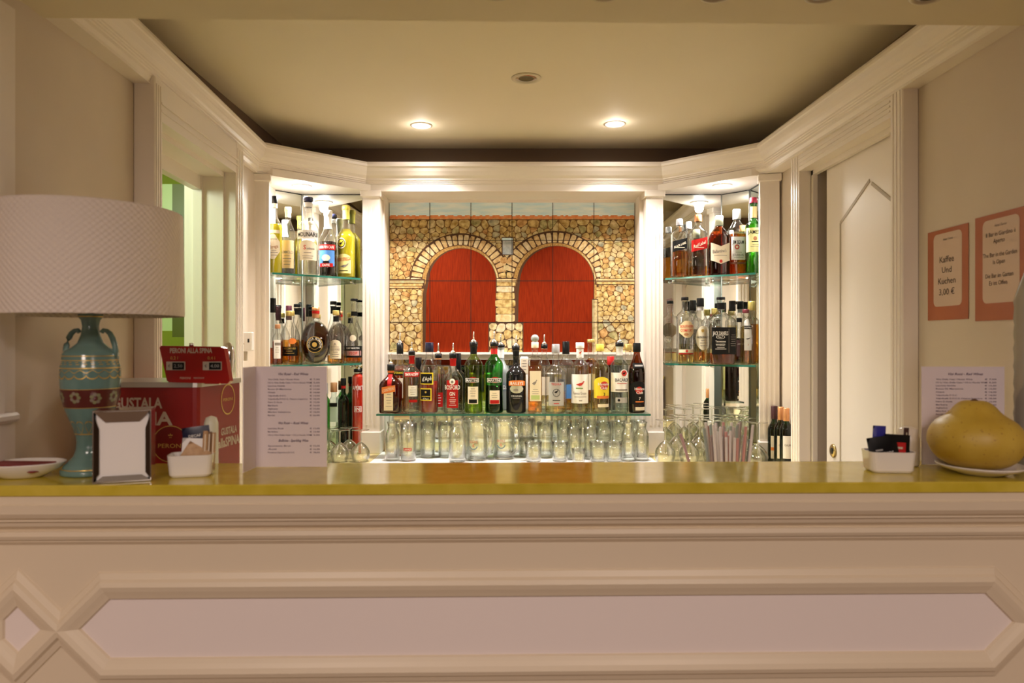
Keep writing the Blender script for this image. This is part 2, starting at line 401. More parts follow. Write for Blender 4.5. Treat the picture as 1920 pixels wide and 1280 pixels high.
# glass shelves
def shelf(label, poly, z, th, br):
    t = thing('glass_shelf', label, 'shelf', (0, 0, z))
    MB().prism(poly, -th, 0, G_SHELF).build('shelf_pane', t)
    e = MB()
    a, b = [(poly[0], poly[1])][0]
    dx, dy_ = b[0]-a[0], b[1]-a[1]; L = math.hypot(dx, dy_); nx, ny = dy_/L, -dx/L
    if ny > 0: nx, ny = -nx, -ny
    e.prism([a, b, (b[0]+nx*.0012, b[1]+ny*.0012), (a[0]+nx*.0012, a[1]+ny*.0012)], -th, 0, SHELFE)
    e.build('shelf_edge', t)
    for (x, y) in br:
        m = MB(); m.tube([(x, y, -th-.012), (x, y, -th)], .006, CHROME); m.tube([(x, y, -th-.008), (x, y+.03, -th-.008)], .004, CHROME)
        m.build('shelf_bracket', t)
    return t
LP = [(-.998, 2.962), (-.690, 3.236), (-.686, 3.303), (-.970, 3.303), (-1.063, 3.204), (-1.063, 2.992)]
RP = [(1.018, 2.972), (.698, 3.236), (.694, 3.303), (.968, 3.303), (1.064, 3.204), (1.064, 2.992)]
Z1, Z2, Z3 = 1.691, 1.304, 1.089
shelf('upper glass shelf of the left corner carrying yellow liqueurs', LP, Z1, .008, [(-.93, 3.26), (-.74, 3.27)])
shelf('middle glass shelf of the left corner carrying brandies', LP, Z2, .008, [(-.93, 3.26), (-.74, 3.27)])
shelf('upper glass shelf of the right corner carrying whiskies', RP, Z1, .008, [(.92, 3.26), (.74, 3.27)])
shelf('middle glass shelf of the right corner carrying whiskies', RP, Z2, .008, [(.92, 3.26), (.74, 3.27)])
shelf('long central glass shelf across the tile picture with a row of bottles', [(-.589, 3.085), (.602, 3.085), (.594, 3.432), (-.594, 3.432)], Z3, .008, [(-.55, 3.39), (0, 3.39), (.55, 3.39)])

# downlights
GLOW = emit('lit_lamp_glass', (1, .95, .88), 60)
def downlight(name, label, x, y, z, r, lit, group=None):
    t = thing(name, label, 'ceiling light', (x, y, z), 0, group)
    MB().lathe([(r*.72, -.001), (r*.78, -.005), (r, -.003), (r+.001, 0), (r*.7, 0)], PAINT if lit else mat('trim_ring_grey', (.62, .55, .42), .4), seg=36).build('trim_ring', t)
    if lit: MB().lathe([(.0005, -.002), (r*.70, -.002)], GLOW, seg=30).build('lamp_disc', t)
    else:
        m = MB(); m.lathe([(r*.72, -.0015), (r*.60, -.0025), (r*.52, -.0025)], CHROME, seg=30); m.lathe([(.0005, -.0012), (r*.52, -.0016)], mat('unlit_lamp', (.10, .09, .05), .15), seg=30)
        m.build('lamp_disc', t)
    return t
downlight('ceiling_downlight', 'lit recessed downlight in the bar ceiling, left one', -.389, 3.05, ZC, .045, True)
downlight('ceiling_downlight', 'lit recessed downlight in the bar ceiling, right one', .438, 3.03, ZC, .045, True)
downlight('ceiling_downlight', 'unlit recessed downlight in the middle of the bar ceiling', .05, 2.50, ZC, .052, False)
downlight('cabinet_downlight', 'lit downlight above the left corner shelves', CABL[0][0], CABL[0][1], 2.088, .042, True)
downlight('cabinet_downlight', 'lit downlight above the right corner shelves', CABL[1][0], CABL[1][1], 2.088, .042, True)
for i, px in enumerate((727, 930, 1135, 1345, 1548, 1750)):
    wh = ['leftmost', 'second from the left', 'third from the left', 'third from the right', 'second from the right', 'rightmost'][i]
    downlight('soffit_downlight', 'unlit downlight cut by the top of the photo, %s' % wh, X(px, 1.395), 1.392+(px-960)*.00002, ZB, .036, False, 'unlit downlights in the soffit')

# wall bits
t = thing('light_switch', 'white square switch box on the wall beside the left shelves', 'switch', (-1.020, 2.74, 1.404))
MB().box(-.022, .022, -.012, .012, -.036, .036, WHITEC, bev=.003).build('switch_plate', t)
MB().box(.006, .012, -.014, -.011, -.004, .010, BLACK).build('switch_key', t); MB().box(-.014, -.007, -.014, -.011, -.012, -.006, GRV).build('switch_button', t)
tag(MB().box(-.010, .010, -.006, .006, -.018, .018, mat('grille_grey', (.5, .43, .33), .5)).build('vent_grille'), 'small grey ribbed grille under the white switch box', 'grille', loc=(-1.032, 2.745, 1.348))
t = thing('wall_handset', 'white handset in a dark holder on the wall beyond the menu card', 'intercom', (-1.020, 2.68, 1.0))
MB().box(-.016, .012, -.012, .012, -.045, .06, WHITEC, bev=.008).build('handset', t); MB().box(-.024, .002, .012, .022, -.109, .10, BLACK, bev=.004).build('holder', t)
# casing and ledge at the far left
mb = MB(); mb.box(LW, LW+.02, 1.02, 1.425, 0, 2.08, PAINT); mb.box(LW, LW+.032, 1.02, 1.40, 0, 2.06, PAINT); mb.box(LW, LW+.04, 1.02, 1.36, 0, 2.05, PAINT); struct('trim_casing_left', mb)
mb = MB(); mb.box(LW, LW+.055, 1.0, 1.385, 1.252, 1.270, PAINT, bev=.005); mb.box(LW, LW+.035, 1.0, 1.37, 1.236, 1.252, PAINT, bev=.004); struct('trim_sill_left', mb)

# ------------------------------------------------------------------ counter
rot = math.atan(.019)
ct = thing('bar_counter', 'cream panelled bar front with moulded cornice and diamond panels', 'bar counter', (0, 1.285, 0), rot)
TOP = 1.151
CE = 1.105
prof = [(.0, TOP-.020), (.0, TOP-.034), (-.004, TOP-.036), (-.002, TOP-.052), (.004, TOP-.060), (.014, TOP-.066), (.014, TOP-.069), (.020, TOP-.071), (.024, TOP-.080),
        (.034, TOP-.087), (.036, TOP-.090), (.030, TOP-.092), (.028, TOP-.100), (.032, TOP-.107), (.038, TOP-.109), (.038, TOP-.112), (.043, TOP-.117), (.046, TOP-.12)]
vs = []; fs = []
XL, XR = -.978, 1.09
for (k, z) in prof: vs += [(XL, k, z), (XR, k, z)]
for i in range(len(prof)-1): fs.append((2*i, 2*i+2, 2*i+3, 2*i+1))
MB().add(vs, fs, COUNTER).build('cornice_moulding', ct)
MB().box(XL, XR, .046, .20, .0, TOP-.02, COUNTER).build('counter_body', ct)
def frame_path(mb, pts, prof, m):
    """sweep a moulding round a closed outline in the x z plane; prof: (outward, toward viewer)"""
    n = len(pts); rings = []
    for (k, y) in prof:
        ring = []
        for i in range(n):
            p = Vector(pts[i]); a = (p-Vector(pts[i-1])).normalized(); b = (Vector(pts[(i+1) % n])-p).normalized()
            na = Vector((a.y, -a.x)); nb = Vector((b.y, -b.x)); bi = (na+nb).normalized(); q = p+bi*k/max(.3, bi.dot(na))
            ring.append((q.x, y, q.y))
        rings.append(ring)
    vs = sum(rings, []); fs = []
    for r in range(len(prof)-1):
        for i in range(n): j = (i+1) % n; fs.append((r*n+i, r*n+j, (r+1)*n+j, (r+1)*n+i))
    mb.add(vs, fs, m)
FP = [(-.026, .045), (-.024, .039), (-.017, .036), (-.009, .032), (0, .029), (.008, .032), (.012, .038), (.017, .040), (.022, .042), (.024, .046)]
CZ = .877
hexo = [(-.832, CZ), (-.752, CZ-.080), (.905, CZ-.080), (.985, CZ), (.905, CZ+.080), (-.752, CZ+.080)]
m = MB(); frame_path(m, hexo, FP, COUNTER); m.build('panel_moulding', ct)
MB().add([(x, .0445, z) for x, z in [(-.806, CZ), (-.745, CZ-.062), (.898, CZ-.062), (.959, CZ), (.898, CZ+.062), (-.745, CZ+.062)]], [(0, 1, 2, 3, 4, 5)], PANEL).build('inset_panel', ct)
for cx in (-.910,):
    di = [(cx-.050, CZ+.028), (cx-.050, CZ-.028), (cx, CZ-.078), (cx+.078, CZ), (cx, CZ+.078)]
    m = MB(); frame_path(m, di, FP, COUNTER); m.build('diamond_moulding', ct)
    q = .050
    MB().add([(cx-q, .0445, CZ), (cx, .0445, CZ-q), (cx+q, .0445, CZ), (cx, .0445, CZ+q)], [(0, 1, 2, 3)], PANEL).build('diamond_panel', ct)
MB().box(XL, XR, .036, .046, .70, .735, COUNTER, bev=.004).build('lower_moulding', ct)
MB().box(XL, XR, .034, .046, 0, .12, COUNTER, bev=.004).build('plinth', ct)
tp = MB().box(-.975, 1.095, -.004, .222, TOP-.020, TOP, YEL, bev=.002)
o = tag(tp.build('countertop'), 'glossy yellow stone top slab of the bar counter', 'countertop', loc=(0, 1.285, 0), rz=rot)
sw = MB().prism([(-.985, 1.53), (1.09, 1.56), (1.09, 1.98), (-.50, 1.98), (-.50, 2.3), (-.985, 2.3)], WZ-.06, WZ-.02, WORKT); sw.box(-.98, 1.08, 1.56, 1.93, 0, WZ-.06, PAINT)
tag(sw.build('service_worktop'), 'lower service worktop hidden behind the raised counter', 'worktop')

# ------------------------------------------------------------------ painted tile picture
def clip(poly, a, b, c):
    """keep the side a*x + b*y <= c"""
    out = []
    for i in range(len(poly)):
        p, q = poly[i-1], poly[i]; dp = a*p[0]+b*p[1]-c; dq = a*q[0]+b*q[1]-c
        if dp <= 0: out.append(p) if dq > 0 or True else None
        if (dp < 0) != (dq < 0) and abs(dp-dq) > 1e-9:
            k = dp/(dp-dq); out.append((p[0]+(q[0]-p[0])*k, p[1]+(q[1]-p[1])*k))
    return out
def rounded(poly, shrink=.88, it=2):
    cx = sum(p[0] for p in poly)/len(poly); cy = sum(p[1] for p in poly)/len(poly)
    poly = [(cx+(x-cx)*shrink, cy+(y-cy)*shrink) for x, y in poly]
    for _ in range(it):
        out = []
        for i in range(len(poly)):
            p, q = poly[i], poly[(i+1) % len(poly)]
            out += [(p[0]*.75+q[0]*.25, p[1]*.75+q[1]*.25), (p[0]*.25+q[0]*.75, p[1]*.25+q[1]*.75)]
        poly = out
    return poly
DM = 3.449; SM = DM/F
glz = {'Coat Weight': .10, 'Coat Roughness': .15, 'Specular IOR Level': .25}
JOINT = noisy('painted_joint_brown', (.09, .04, .011), (.18, .09, .03), 60, .3, **glz)
STONES = [noisy('painted_stone_%s' % k, tuple(c*.45 for c in a), tuple(c*.78 for c in b), 45, .3, detail=6, **glz) for k, a, b in [
    ('ochre', (.62, .36, .09), (.82, .60, .24)), ('sand', (.74, .54, .22), (.86, .70, .38)), ('orange', (.66, .30, .08), (.80, .50, .20)),
    ('olive', (.40, .36, .13), (.66, .56, .26)), ('grey', (.46, .46, .33), (.70, .62, .38)), ('gold', (.70, .42, .10), (.84, .66, .30))]]
BRICK = [noisy('painted_voussoir_%d' % i, tuple(c*.68 for c in a), tuple(c*.80 for c in b), 50, .3, **glz) for i, (a, b) in enumerate([((.70, .46, .18), (.84, .66, .36)), ((.60, .34, .12), (.80, .58, .28)), ((.72, .54, .28), (.84, .70, .46))])]
SKY = noisy('painted_sky', (.62, .86, 1.0), (.88, .97, 1.0), 9, .3, stretch=(1, 1, 7), **glz)
TERR = noisy('painted_terracotta', (.70, .20, .06), (.80, .34, .14), 40, .3, **glz)
DOORR = noisy('painted_red_door', (.15, .011, .001), (.21, .019, .002), 30, .6, stretch=(3, 1, .7), **{'Specular IOR Level': .08})
m_ = DOORR.node_tree.nodes['Mapping']; m_.inputs['Rotation'].default_value = (0, math.radians(32), 0); m_.inputs['Scale'].default_value = (7, 1, .5)
PLAQ = noisy('painted_plaque', (.30, .33, .34), (.50, .52, .50), 40, .3, **glz)
JDARK = mat('painted_dark_line', (.07, .03, .012), .35, **glz)
mu = MB()
def pt(px, py, k): return ((px-960.5)*SM, -k*.00012, (637-py)*SM)
def poly(ps, k, m): mu.add([pt(x, y, k) for x, y in ps], [tuple(range(len(ps)))], m)
mu.box(-229.5*SM, 229.5*SM, 0, .008, -47*SM, 262*SM, JOINT)
poly([(731, 375), (1190, 375), (1190, 406), (731, 406)], 1, SKY)
# stones
sites = []
rows = [(412, 1, 15)]; y = 415
rnd = random.Random(3)
yy = 420
while yy < 690:
    stp = 14 if yy < 425 else (10.5 if yy < 600 else 14)
    xx = 731-rnd.random()*stp
    while xx < 1196:
        wsk = 1; sites.append((xx+rnd.uniform(-.42, .42)*stp, yy+rnd.uniform(-.36, .36)*stp)); xx += stp*rnd.uniform(.9, 1.55)
    yy += stp*.86
for i, (sx, sy) in enumerate(sites):
    p = [(max(731, sx-14), max(411, sy-14)), (min(1190, sx+14), max(411, sy-14)), (min(1190, sx+14), min(684, sy+14)), (max(731, sx-14), min(684, sy+14))]
    if p[0][0] >= p[1][0]: continue
    for j, (tx, ty) in enumerate(sites):
        if j != i and abs(tx-sx) < 30 and abs(ty-sy) < 30:
            a, b = tx-sx, ty-sy; p = clip(p, a, b, (tx*tx+ty*ty-sx*sx-sy*sy)/2)
            if len(p) < 3: break
    if len(p) < 3: continue
    wts = [3, 3, 1.6, 2.2 if sy < 470 else .8, 1.2 if sx > 1100 or sy < 440 else .4, 3]
    poly(rounded(p, rnd.uniform(.88, .94), 1), 1, rnd.choices(STONES, wts)[0])
# roof tile edge
poly([(731, 405), (1190, 405), (1190, 411), (731, 411)], 2, TERR)
xx = 731
while xx < 1188:
    w_ = rnd.uniform(8, 20); xe = min(xx+w_, 1190)
    poly([(xx+1, 407), (xx+1.5, 403.5), (xe-2, 403.2), (xe-1, 407)], 3, TERR); poly([(xx+1, 409.6), (xe-3, 408.2), (xe-3, 409.2), (xx+1, 410.6)], 3, STONES[1]); xx = xe+rnd.uniform(0, 6)
poly([(731, 411), (1190, 411), (1190, 412.2), (731, 412.2)], 3, JDARK)
def arc(cx, cy, rx, ry, a0, a1, n): return [(cx+rx*math.cos(math.radians(a0+(a1-a0)*i/n)), cy-ry*math.sin(math.radians(a0+(a1-a0)*i/n))) for i in range(n+1)]
def archway(cx, rx, top, spring, xl, xr, right_thin):
    ry = spring-top
    th = lambda a: 8+20*a/40 if right_thin and a < 40 else 28
    o = [(cx-rx-28, spring+8)]+[(cx+(rx+th(a))*math.cos(math.radians(a)), spring-(ry+th(a)-1)*math.sin(math.radians(a))) for a in range(180, -1, -5)]+[(cx+rx+(8 if right_thin else 28), spring+8)]
    poly(o, 4, JDARK)
    nv = 25
    for i in range(nv):
        a0 = 180-i*180/nv-.6; a1 = 180-(i+1)*180/nv+.6
        am = (a0+a1)/2; ro = 27-rnd.uniform(0, 3)
        if right_thin and am < 40: ro = 8+19*am/40
        q = arc(cx, spring, rx+ro, ry+ro-1, a0, a1, 2)+arc(cx, spring, rx+5, ry+5, a1, a0, 2)
        poly(rounded(q, .965, 1), 5, rnd.choice(BRICK))
    # inner face of the arch, light streak on the right
    poly(arc(cx, spring, rx+4, ry+4, 180, 0, 40)+[(cx+rx+4, 684), (xl-4, 684)], 6, noisy('painted_reveal', (.24, .12, .03), (.45, .27, .08), 120, .3, **glz))
    q = arc(cx, spring, rx+3, ry+2, 48, 0, 14)+arc(cx, spring, rx+1, ry, 0, 48, 14); poly(q, 7, STONES[1])
    d = [(xl, 684)]+[(xl, spring+20)]+arc(cx+1.5, spring, rx-1.5, ry-1, 178, 0, 40)+[(xr, spring+40), (xr-3, 684)]
    poly(d, 8, JDARK)
    d = [(xl+5, 684), (xl+7, spring+20)]+arc(cx+3.5, spring, rx-5, ry-2, 178, 0, 40)+[(xr-1, spring+40), (xr-4, 684)]
    poly(d, 9, DOORR)
archway(864, 68, 464, 530, 793, 931, False)
archway(1041, 74, 459.5, 530, 966, 1114, True)
for q in [[(938, 482), (938, 494), (951, 494), (951, 482)], [(952, 482), (952, 495), (962, 490), (962, 482)], [(944, 496), (945, 507), (955, 507), (956, 496)], [(938, 512), (938, 521), (949, 521), (949, 510)], [(950, 510), (950, 521), (962, 521), (960, 511)]]:
    poly(rounded(q, .95, 1), 9.5, rnd.choice(STONES[:3]))
# bands, plaque, column, pedestals
def rect(x0, y0, x1, y1, k, m): poly([(x0, y0), (x0, y1), (x1, y1), (x1, y0)], k, m)
rect(731, 523, 797, 541, 10, JDARK); rect(731, 525, 795, 530, 11, BRICK[0]); rect(731, 531.5, 793, 536, 11, STONES[0]); rect(731, 537, 791, 540, 11, BRICK[1])
rect(1116, 522, 1190, 533.5, 10, JDARK); rect(1118, 523, 1190, 527.5, 11, BRICK[0]); rect(1119, 528.6, 1190, 532.4, 11, STONES[0])
rect(941, 444.5, 963.5, 478, 10, JDARK); rect(942, 446, 962, 450, 11, SKY); rect(943, 451, 962, 477, 11, PLAQ)
rect(930, 521, 969, 605, 10, JDARK)
rect(932, 523, 968, 528, 11, BRICK[0]); rect(932, 529, 967, 536, 11, STONES[0])
for (a, b, ins) in [(537, 547, 1), (548, 561, 0), (562, 575, -1.5), (576, 588, 0), (589, 603, -.5)]:
    poly(rounded([(931+ins, a), (930.5+ins, (a+b)/2), (931+ins, b), (948, b+.8), (965-ins, b), (965.5-ins, (a+b)/2), (965-ins, a), (948, a+.3)], 1.0, 1), 11, rnd.choice(BRICK+STONES[:1]))
rect(916, 604, 982, 684, 10, JDARK)
def stonework(x0, y0, x1, y1, stp, k):
    ss = []
    yy = y0+stp*.4
    while yy < y1+stp:
        xx = x0+rnd.random()*stp*.6
        while xx < x1+stp*.5: ss.append((xx+rnd.uniform(-.2, .2)*stp, yy+rnd.uniform(-.25, .25)*stp)); xx += stp*rnd.uniform(.9, 1.3)
        yy += stp
    for i, (sx, sy) in enumerate(ss):
        p = [(x0, y0), (x0, y1), (x1, y1), (x1, y0)]
        for j, (tx, ty) in enumerate(ss):
            if j != i:
                a, b = tx-sx, ty-sy; p = clip(p, a, b, (tx*tx+ty*ty-sx*sx-sy*sy)/2)
                if len(p) < 3: break
        if len(p) >= 3: poly(rounded(p, .93, 1), k, rnd.choice([STONES[0], STONES[1], STONES[5], BRICK[0], BRICK[2]]))
stonework(917.5, 605.5, 980.5, 684, 16, 11)
rect(1110, 560, 1122, 684, 10, JDARK); rect(1111.5, 562, 1120.5, 684, 11, STONES[1])
# tile joints
GR = mat('tile_joint_dark', (.03, .02, .015), .8, **{'Specular IOR Level': .05})
for x_ in (806.5, 883.5, 960.5, 1037, 1114): rect(x_-.55, 375, x_+.55, 684, 14, GR)
for y_ in (450.5, 526.5, 604): rect(731, y_-.55, 1190, y_+.55, 14, GR)
mu_o = mu.build('tile_picture')
tag(mu_o, 'painted ceramic tile picture of a stone wall with two red arched doors', 'tile picture', loc=(0, DM, H))

# ------------------------------------------------------------------ bottles
def bottle(kind, label, cat, px, d, zb, hw, ytop, ysh, yne, nw, gmat, liq=None, ylev=None, n=2, ry=1, caps=(), labels=(), neck=(), rz=0, group=None, waist=0, dx=0):
    """sizes are read in pixels of the photo at the bottle's own distance d: hw half width, y rows of top, shoulder, neck start, liquid level"""
    s = d/F; yb = 637+(H-zb)/s
    zz = lambda y: (yb-y)*s
    r = hw*s; rn = nw*s; zt, zs, zn = zz(ytop), zz(ysh), zz(yne)
    t = thing(kind, label, cat, (X(px, d), d, zb+.0006), rz, group)
    P = [(r*.55, r*ry*.55, n, .003), (r*.80, r*ry*.80, n, 0), (r*.95, r*ry*.95, n, .002), (r, r*ry, n, .008)]
    if waist:
        for k in (.2, .4, .6, .8): P.append((r*(1-waist*math.sin(PI*k)), r*ry*(1-waist*math.sin(PI*k)), n, .008+(zs-.008)*k))
    else: P.append((r, r*ry, n, zs*.5))
    P.append((r, r*ry, n, zs))
    for i in range(1, 9):
        k = i/8; c = .5+.5*math.cos(PI*k); c = c**.85
        P.append((rn+(r-rn)*c, rn+(r*ry-rn)*c, n+(2-n)*min(1, k*1.4), zs+(zn-zs)*k))
    P += [(rn, rn, 2, zt-.012), (rn*1.15, rn*1.15, 2, zt-.011), (rn*1.15, rn*1.15, 2, zt-.005), (rn*.95, rn*.95, 2, zt-.001)]
    MB().lathe(P, gmat, seg=28).build('bottle_glass', t)
    def R(z):
        for a, b in zip(P, P[1:]):
            if a[3] <= z <= b[3] and b[3] > a[3]:
                k = (z-a[3])/(b[3]-a[3]); return [a[i]+(b[i]-a[i])*k for i in range(3)]
        return [P[-1][0], P[-1][1], 2]
    def front(x, z, off=.0007):
        a, b, e = R(max(.009, min(z, zt-.02))); a += off; b += off
        u = min(.999, abs(x/a)); return (max(-a*.999, min(a*.999, x)), -b*(1-u**e)**(1/e), z)
    if liq:
        zl = zz(ylev); Q = []
        for p in P:
            if p[3] < zl: Q.append((p[0]*.95, p[1]*.95, p[2], max(p[3], .004)))
        a, b, e = R(zl); Q.append((a*.95, b*.95, e, zl)); Q = [(.0005, .0005, 2, .004)]+Q+[(.0005, .0005, 2, zl)]
        MB().lathe(Q, liq, seg=24).build('liquid', t)
    for (kd, m, y0, y1) in caps:
        a, b = zz(y0), zz(y1)
        if kd == 'screw':
            k = MB(); k.lathe([(rn*1.22, a), (rn*1.25, a+.001), (rn*1.22, b-.002), (rn*1.1, b), (.0005, b)], m, seg=20); k.lathe([(rn*1.27, a+(b-a)*.22), (rn*1.27, a+(b-a)*.26)], m, seg=20); k.build('cap', t)
        elif kd == 'ball':
            k = MB(); rr = (b-a)/2; k.lathe([(rr*math.sin(PI*i/10)+.0003, a+rr-rr*math.cos(PI*i/10)) for i in range(11)], m, seg=20); k.build('stopper', t)
        elif kd == 'pour':
            k = MB(); k.lathe([(rn*1.15, zt-.004), (rn*1.28, zt-.002), (rn*1.28, a), (rn*.8, a+.001)], BLACK, seg=18)
            o = k.build('pourer', t); k = MB(); k.lathe([(rn*.9, a), (rn*.85, a+.006), (.0038, a+.012)], CHROME, seg=16)
            k.tube([(0, 0, a+.008), (0, 0, a+(b-a)*.7), (.001, -.001, b)], [.0038, .0032, .0026], CHROME, seg=8); k.build('spout', o)
    for (y0, y1, m) in neck:
        a, b = zz(y0), zz(y1); pr = []
        for i in range(5): z = a+(b-a)*i/4; q = R(z); pr.append((q[0]+.0006, q[1]+.0006, q[2], z))
        MB().lathe(pr, m, seg=22).build('neck_label', t)
    for li, lb in enumerate(labels):
        bo = li*.0003
        x0, y0, x1, y1, m = lb[:5]; shp = lb[5] if len(lb) > 5 else 'rect'; tx = lb[6] if len(lb) > 6 else ()
        k = MB(); nx = 14; nz = 4; vs = []
        ax0, ax1, az0, az1 = (x0-px)*s, (x1-px)*s, zz(y1), zz(y0)
        hx = (ax1-ax0)/2; cx = (ax0+ax1)/2; hz = (az1-az0)/2; cz = (az0+az1)/2
        for i in range(nx+1):
            u = -1+2*i/nx; lo, hi = -1, 1
            if shp == 'oval': q = math.sqrt(max(0, 1-u*u)); lo, hi = -q, q
            if shp == 'arch': hi = .55+.45*math.sqrt(max(0, 1-u*u)) if hz else 1
            if shp == 'hex': q = 1-.5*max(0, abs(u)-.35)/.65*1.2; lo, hi = -q, q
            if shp == 'vee': lo, hi = -1+.35*abs(u), 1-.35*(1-abs(u))
            if shp == 'slant': lo, hi = -1+.27*(u+1)*.9, 1-.27*(1-u)*.9-0
            for j in range(nz+1):
                v = lo+(hi-lo)*j/nz; vs.append(front(cx+hx*u, cz+hz*v, .0007+bo))
        fs = [(i*(nz+1)+j, (i+1)*(nz+1)+j, (i+1)*(nz+1)+j+1, i*(nz+1)+j+1) for i in range(nx) for j in range(nz)]
        k.add(vs, fs, m, True)
        for q in tx:
            st, cx_, cy_, hh, tm = q[:5]; wd = q[5]*s if len(q) > 5 and q[5] else None; sl = q[6] if len(q) > 6 else 0
            if st in ('#disc', '#box', '#bird', '#bar'):
                w2 = (q[5] if len(q) > 5 else hh)*s/2; h2 = hh*s/2; X0 = (cx_-px)*s; Z0 = zz(cy_)
                if st != '#bird':
                    vs = []
                    for i in range(9):
                        a = -1+i/4; v = math.sqrt(max(0, 1-a*a)) if st == '#disc' else 1
                        for e in (-v, v): vs.append(front(X0+a*w2, Z0+e*h2, .00105+bo+.00006*len(k.v)/100))
                    k.add(vs, [(2*i, 2*i+2, 2*i+3, 2*i+1) for i in range(8)], tm, True); continue
                if st == '#disc': ps = [(w2*math.cos(i*PI/8), h2*math.sin(i*PI/8)) for i in range(16)]
                elif st == '#bird': ps = [(-w2, -h2*.2), (-w2*.2, -h2*.7), (w2*.2, -h2*.5), (w2*.6, h2*.1), (w2*.7, h2*.6), (w2, h2*.8), (w2*.6, h2), (w2*.4, h2*.5), (-w2*.2, h2*.3)]
                else: ps = [(-w2, -h2), (w2, -h2), (w2, h2), (-w2, h2)]
                k.add([front(X0+a, Z0+b, .0018+bo) for a, b in ps], [tuple(range(len(ps)))], tm)
            else:
                bl = .012 if hh > 3 else 0
                X0 = (cx_-px)*s; Z0 = zz(cy_)
                k.text(st, X0, Z0, hh*s, tm, width=wd, bold=bl, fn=lambda a, b: front(a, b+(a-X0)*sl, .0016+bo))
        k.build('label', t)
    return t
DF = 3.13; DB = 3.26
inkR = mat('red_ink', (.55, .03, .02), .5); inkG = mat('grey_ink', (.25, .22, .2), .5); inkW = mat('white_ink', (.85, .83, .80), .5)
YELP = mat('yellow_print', (.85, .66, .03), .5); ORG = mat('orange_print', (.75, .20, .03), .5); SILV = mat('silver_label', (.48, .47, .46), .4, .4)
BLUEP = mat('blue_print', (.08, .25, .62), .45); NAVY = mat('navy_plastic', (.008, .009, .035), .3); REDC = mat('red_cap', (.55, .02, .02), .35)
GREYC = mat('grey_cap', (.42, .42, .44), .35, .3); GOLDC = mat('gold_cap', (.72, .55, .18), .3, .6); WHITECAP = mat('white_cap', (.82, .80, .78), .4); YELC = mat('yellow_cap', (.78, .66, .10), .35)
BLABEL = mat('black_label', (.006, .006, .006), .45, **{'Specular IOR Level': .2}); PINKL = mat('cork_brown', (.42, .19, .08), .6); COPPER = mat('copper_cap', (.70, .33, .14), .35, .5)
def fine(x0, x1, ys, m=inkG, h=.9):
    return [('#bar', (x0+x1)/2, y, h, m, (x1-x0)*(.6+.4*((i*37) % 10)/10)) for i, y in enumerate(ys)]
# front row on the central shelf
bottle('liqueur_bottle', 'squat brown liqueur bottle with cream label and red ribbon, leftmost on the central shelf', 'bottle', 733, DF, Z3, 20, 693, 722, 700, 5.5, G_BROWN, L_COGNAC, 716, n=6, ry=.9,
       caps=[('pour', 0, 683, 663)], neck=[(699, 690, ORG)],
       labels=[(729, 701, 737, 722, REDP), (723, 728, 740, 768, CREAMP, 'rect', fine(726, 738, [738, 744, 749, 754, 760])), (719, 721, 744, 737, ORG, 'slant', [('COINTREAU', 731.5, 729, 5.5, CREAMP, 22, .27)])])
bottle('vodka_bottle', 'clear vodka bottle with red neck band and a red strip label above a clear window', 'bottle', 772, DF, Z3, 16.5, 664, 702, 683, 5, G_CLEAR, L_CLEAR, 762,
       caps=[('pour', 0, 658, 641)], neck=[(682, 667, REDP)],
       labels=[(760, 697, 787, 706, REDP, 'rect', [('SMIRNOFF', 773.5, 701.5, 5, inkW, 24)]), (768, 722, 784, 742, WHITEP, 'rect', fine(770, 782, [726, 730, 734, 738])), (769, 748, 784, 753, REDP)])
bottle('amaro_bottle', 'bottle of red bitter with two black and yellow labels and a navy screw cap', 'bottle', 805, DF, Z3, 16.5, 645, 690, 668, 6.5, G_CLEAR, L_RED, 714,
       caps=[('screw', NAVY, 660, 642)],
       labels=[(789, 698, 814, 720, YELP, 'rect', [('#box', 801, 709, 18, BLABEL, 22), ("d'Apé", 802, 709, 8, inkW, 18, .15)]), (789, 727, 811, 750, YELP, 'rect', [('#box', 799.5, 738.5, 19, BLABEL, 19), ('#bar', 800, 742, 1, YELP, 16), ("d'Apé", 800, 746, 3, inkW, 11), ('#disc', 800, 734, 4, GOLD)])])
bottle('gin_bottle', 'clear gin bottle with tapering red label and red neck band', 'bottle', 849.5, DF, Z3, 18.5, 670, 712, 688, 5.5, G_CLEAR, L_CLEAR, 757,
       caps=[('pour', 0, 662, 643)], neck=[(686, 669, REDP)],
       labels=[(839, 712, 860, 763, REDP, 'rect', [('BOSFORD', 849.5, 725, 8, inkW, 28), ('GIN', 849.5, 737, 7, inkW, 10)]+fine(843, 857, [744, 748, 751, 754, 758], inkW, .8)), (844, 709, 855, 720, WHITEP, 'oval', [('#disc', 849.5, 715, 5, inkG)])])
bottle('vermouth_bottle', 'green vermouth bottle with pale label and black neck, its wine pale yellow', 'bottle', 888, DF, Z3, 17, 648, 684, 664, 6, G_OLIVE, L_GREEN, 690, waist=.05,
       caps=[('pour', 0, 641, 622)], neck=[(664, 648, BLABEL)],
       labels=[(878, 724, 897, 756, CREAMP, 'rect', [('#box', 887.5, 751, 7, BLABEL, 15)]+fine(881, 894, [728, 732, 736, 741])), (878, 706, 897, 717, REDP, 'oval'), (873.5, 708, 898, 716, WHITEP, 'rect', [('#box', 885.7, 712, 6, BLABEL, 22.5), ('MARTINI', 885.7, 712, 4.4, inkW, 21)])])
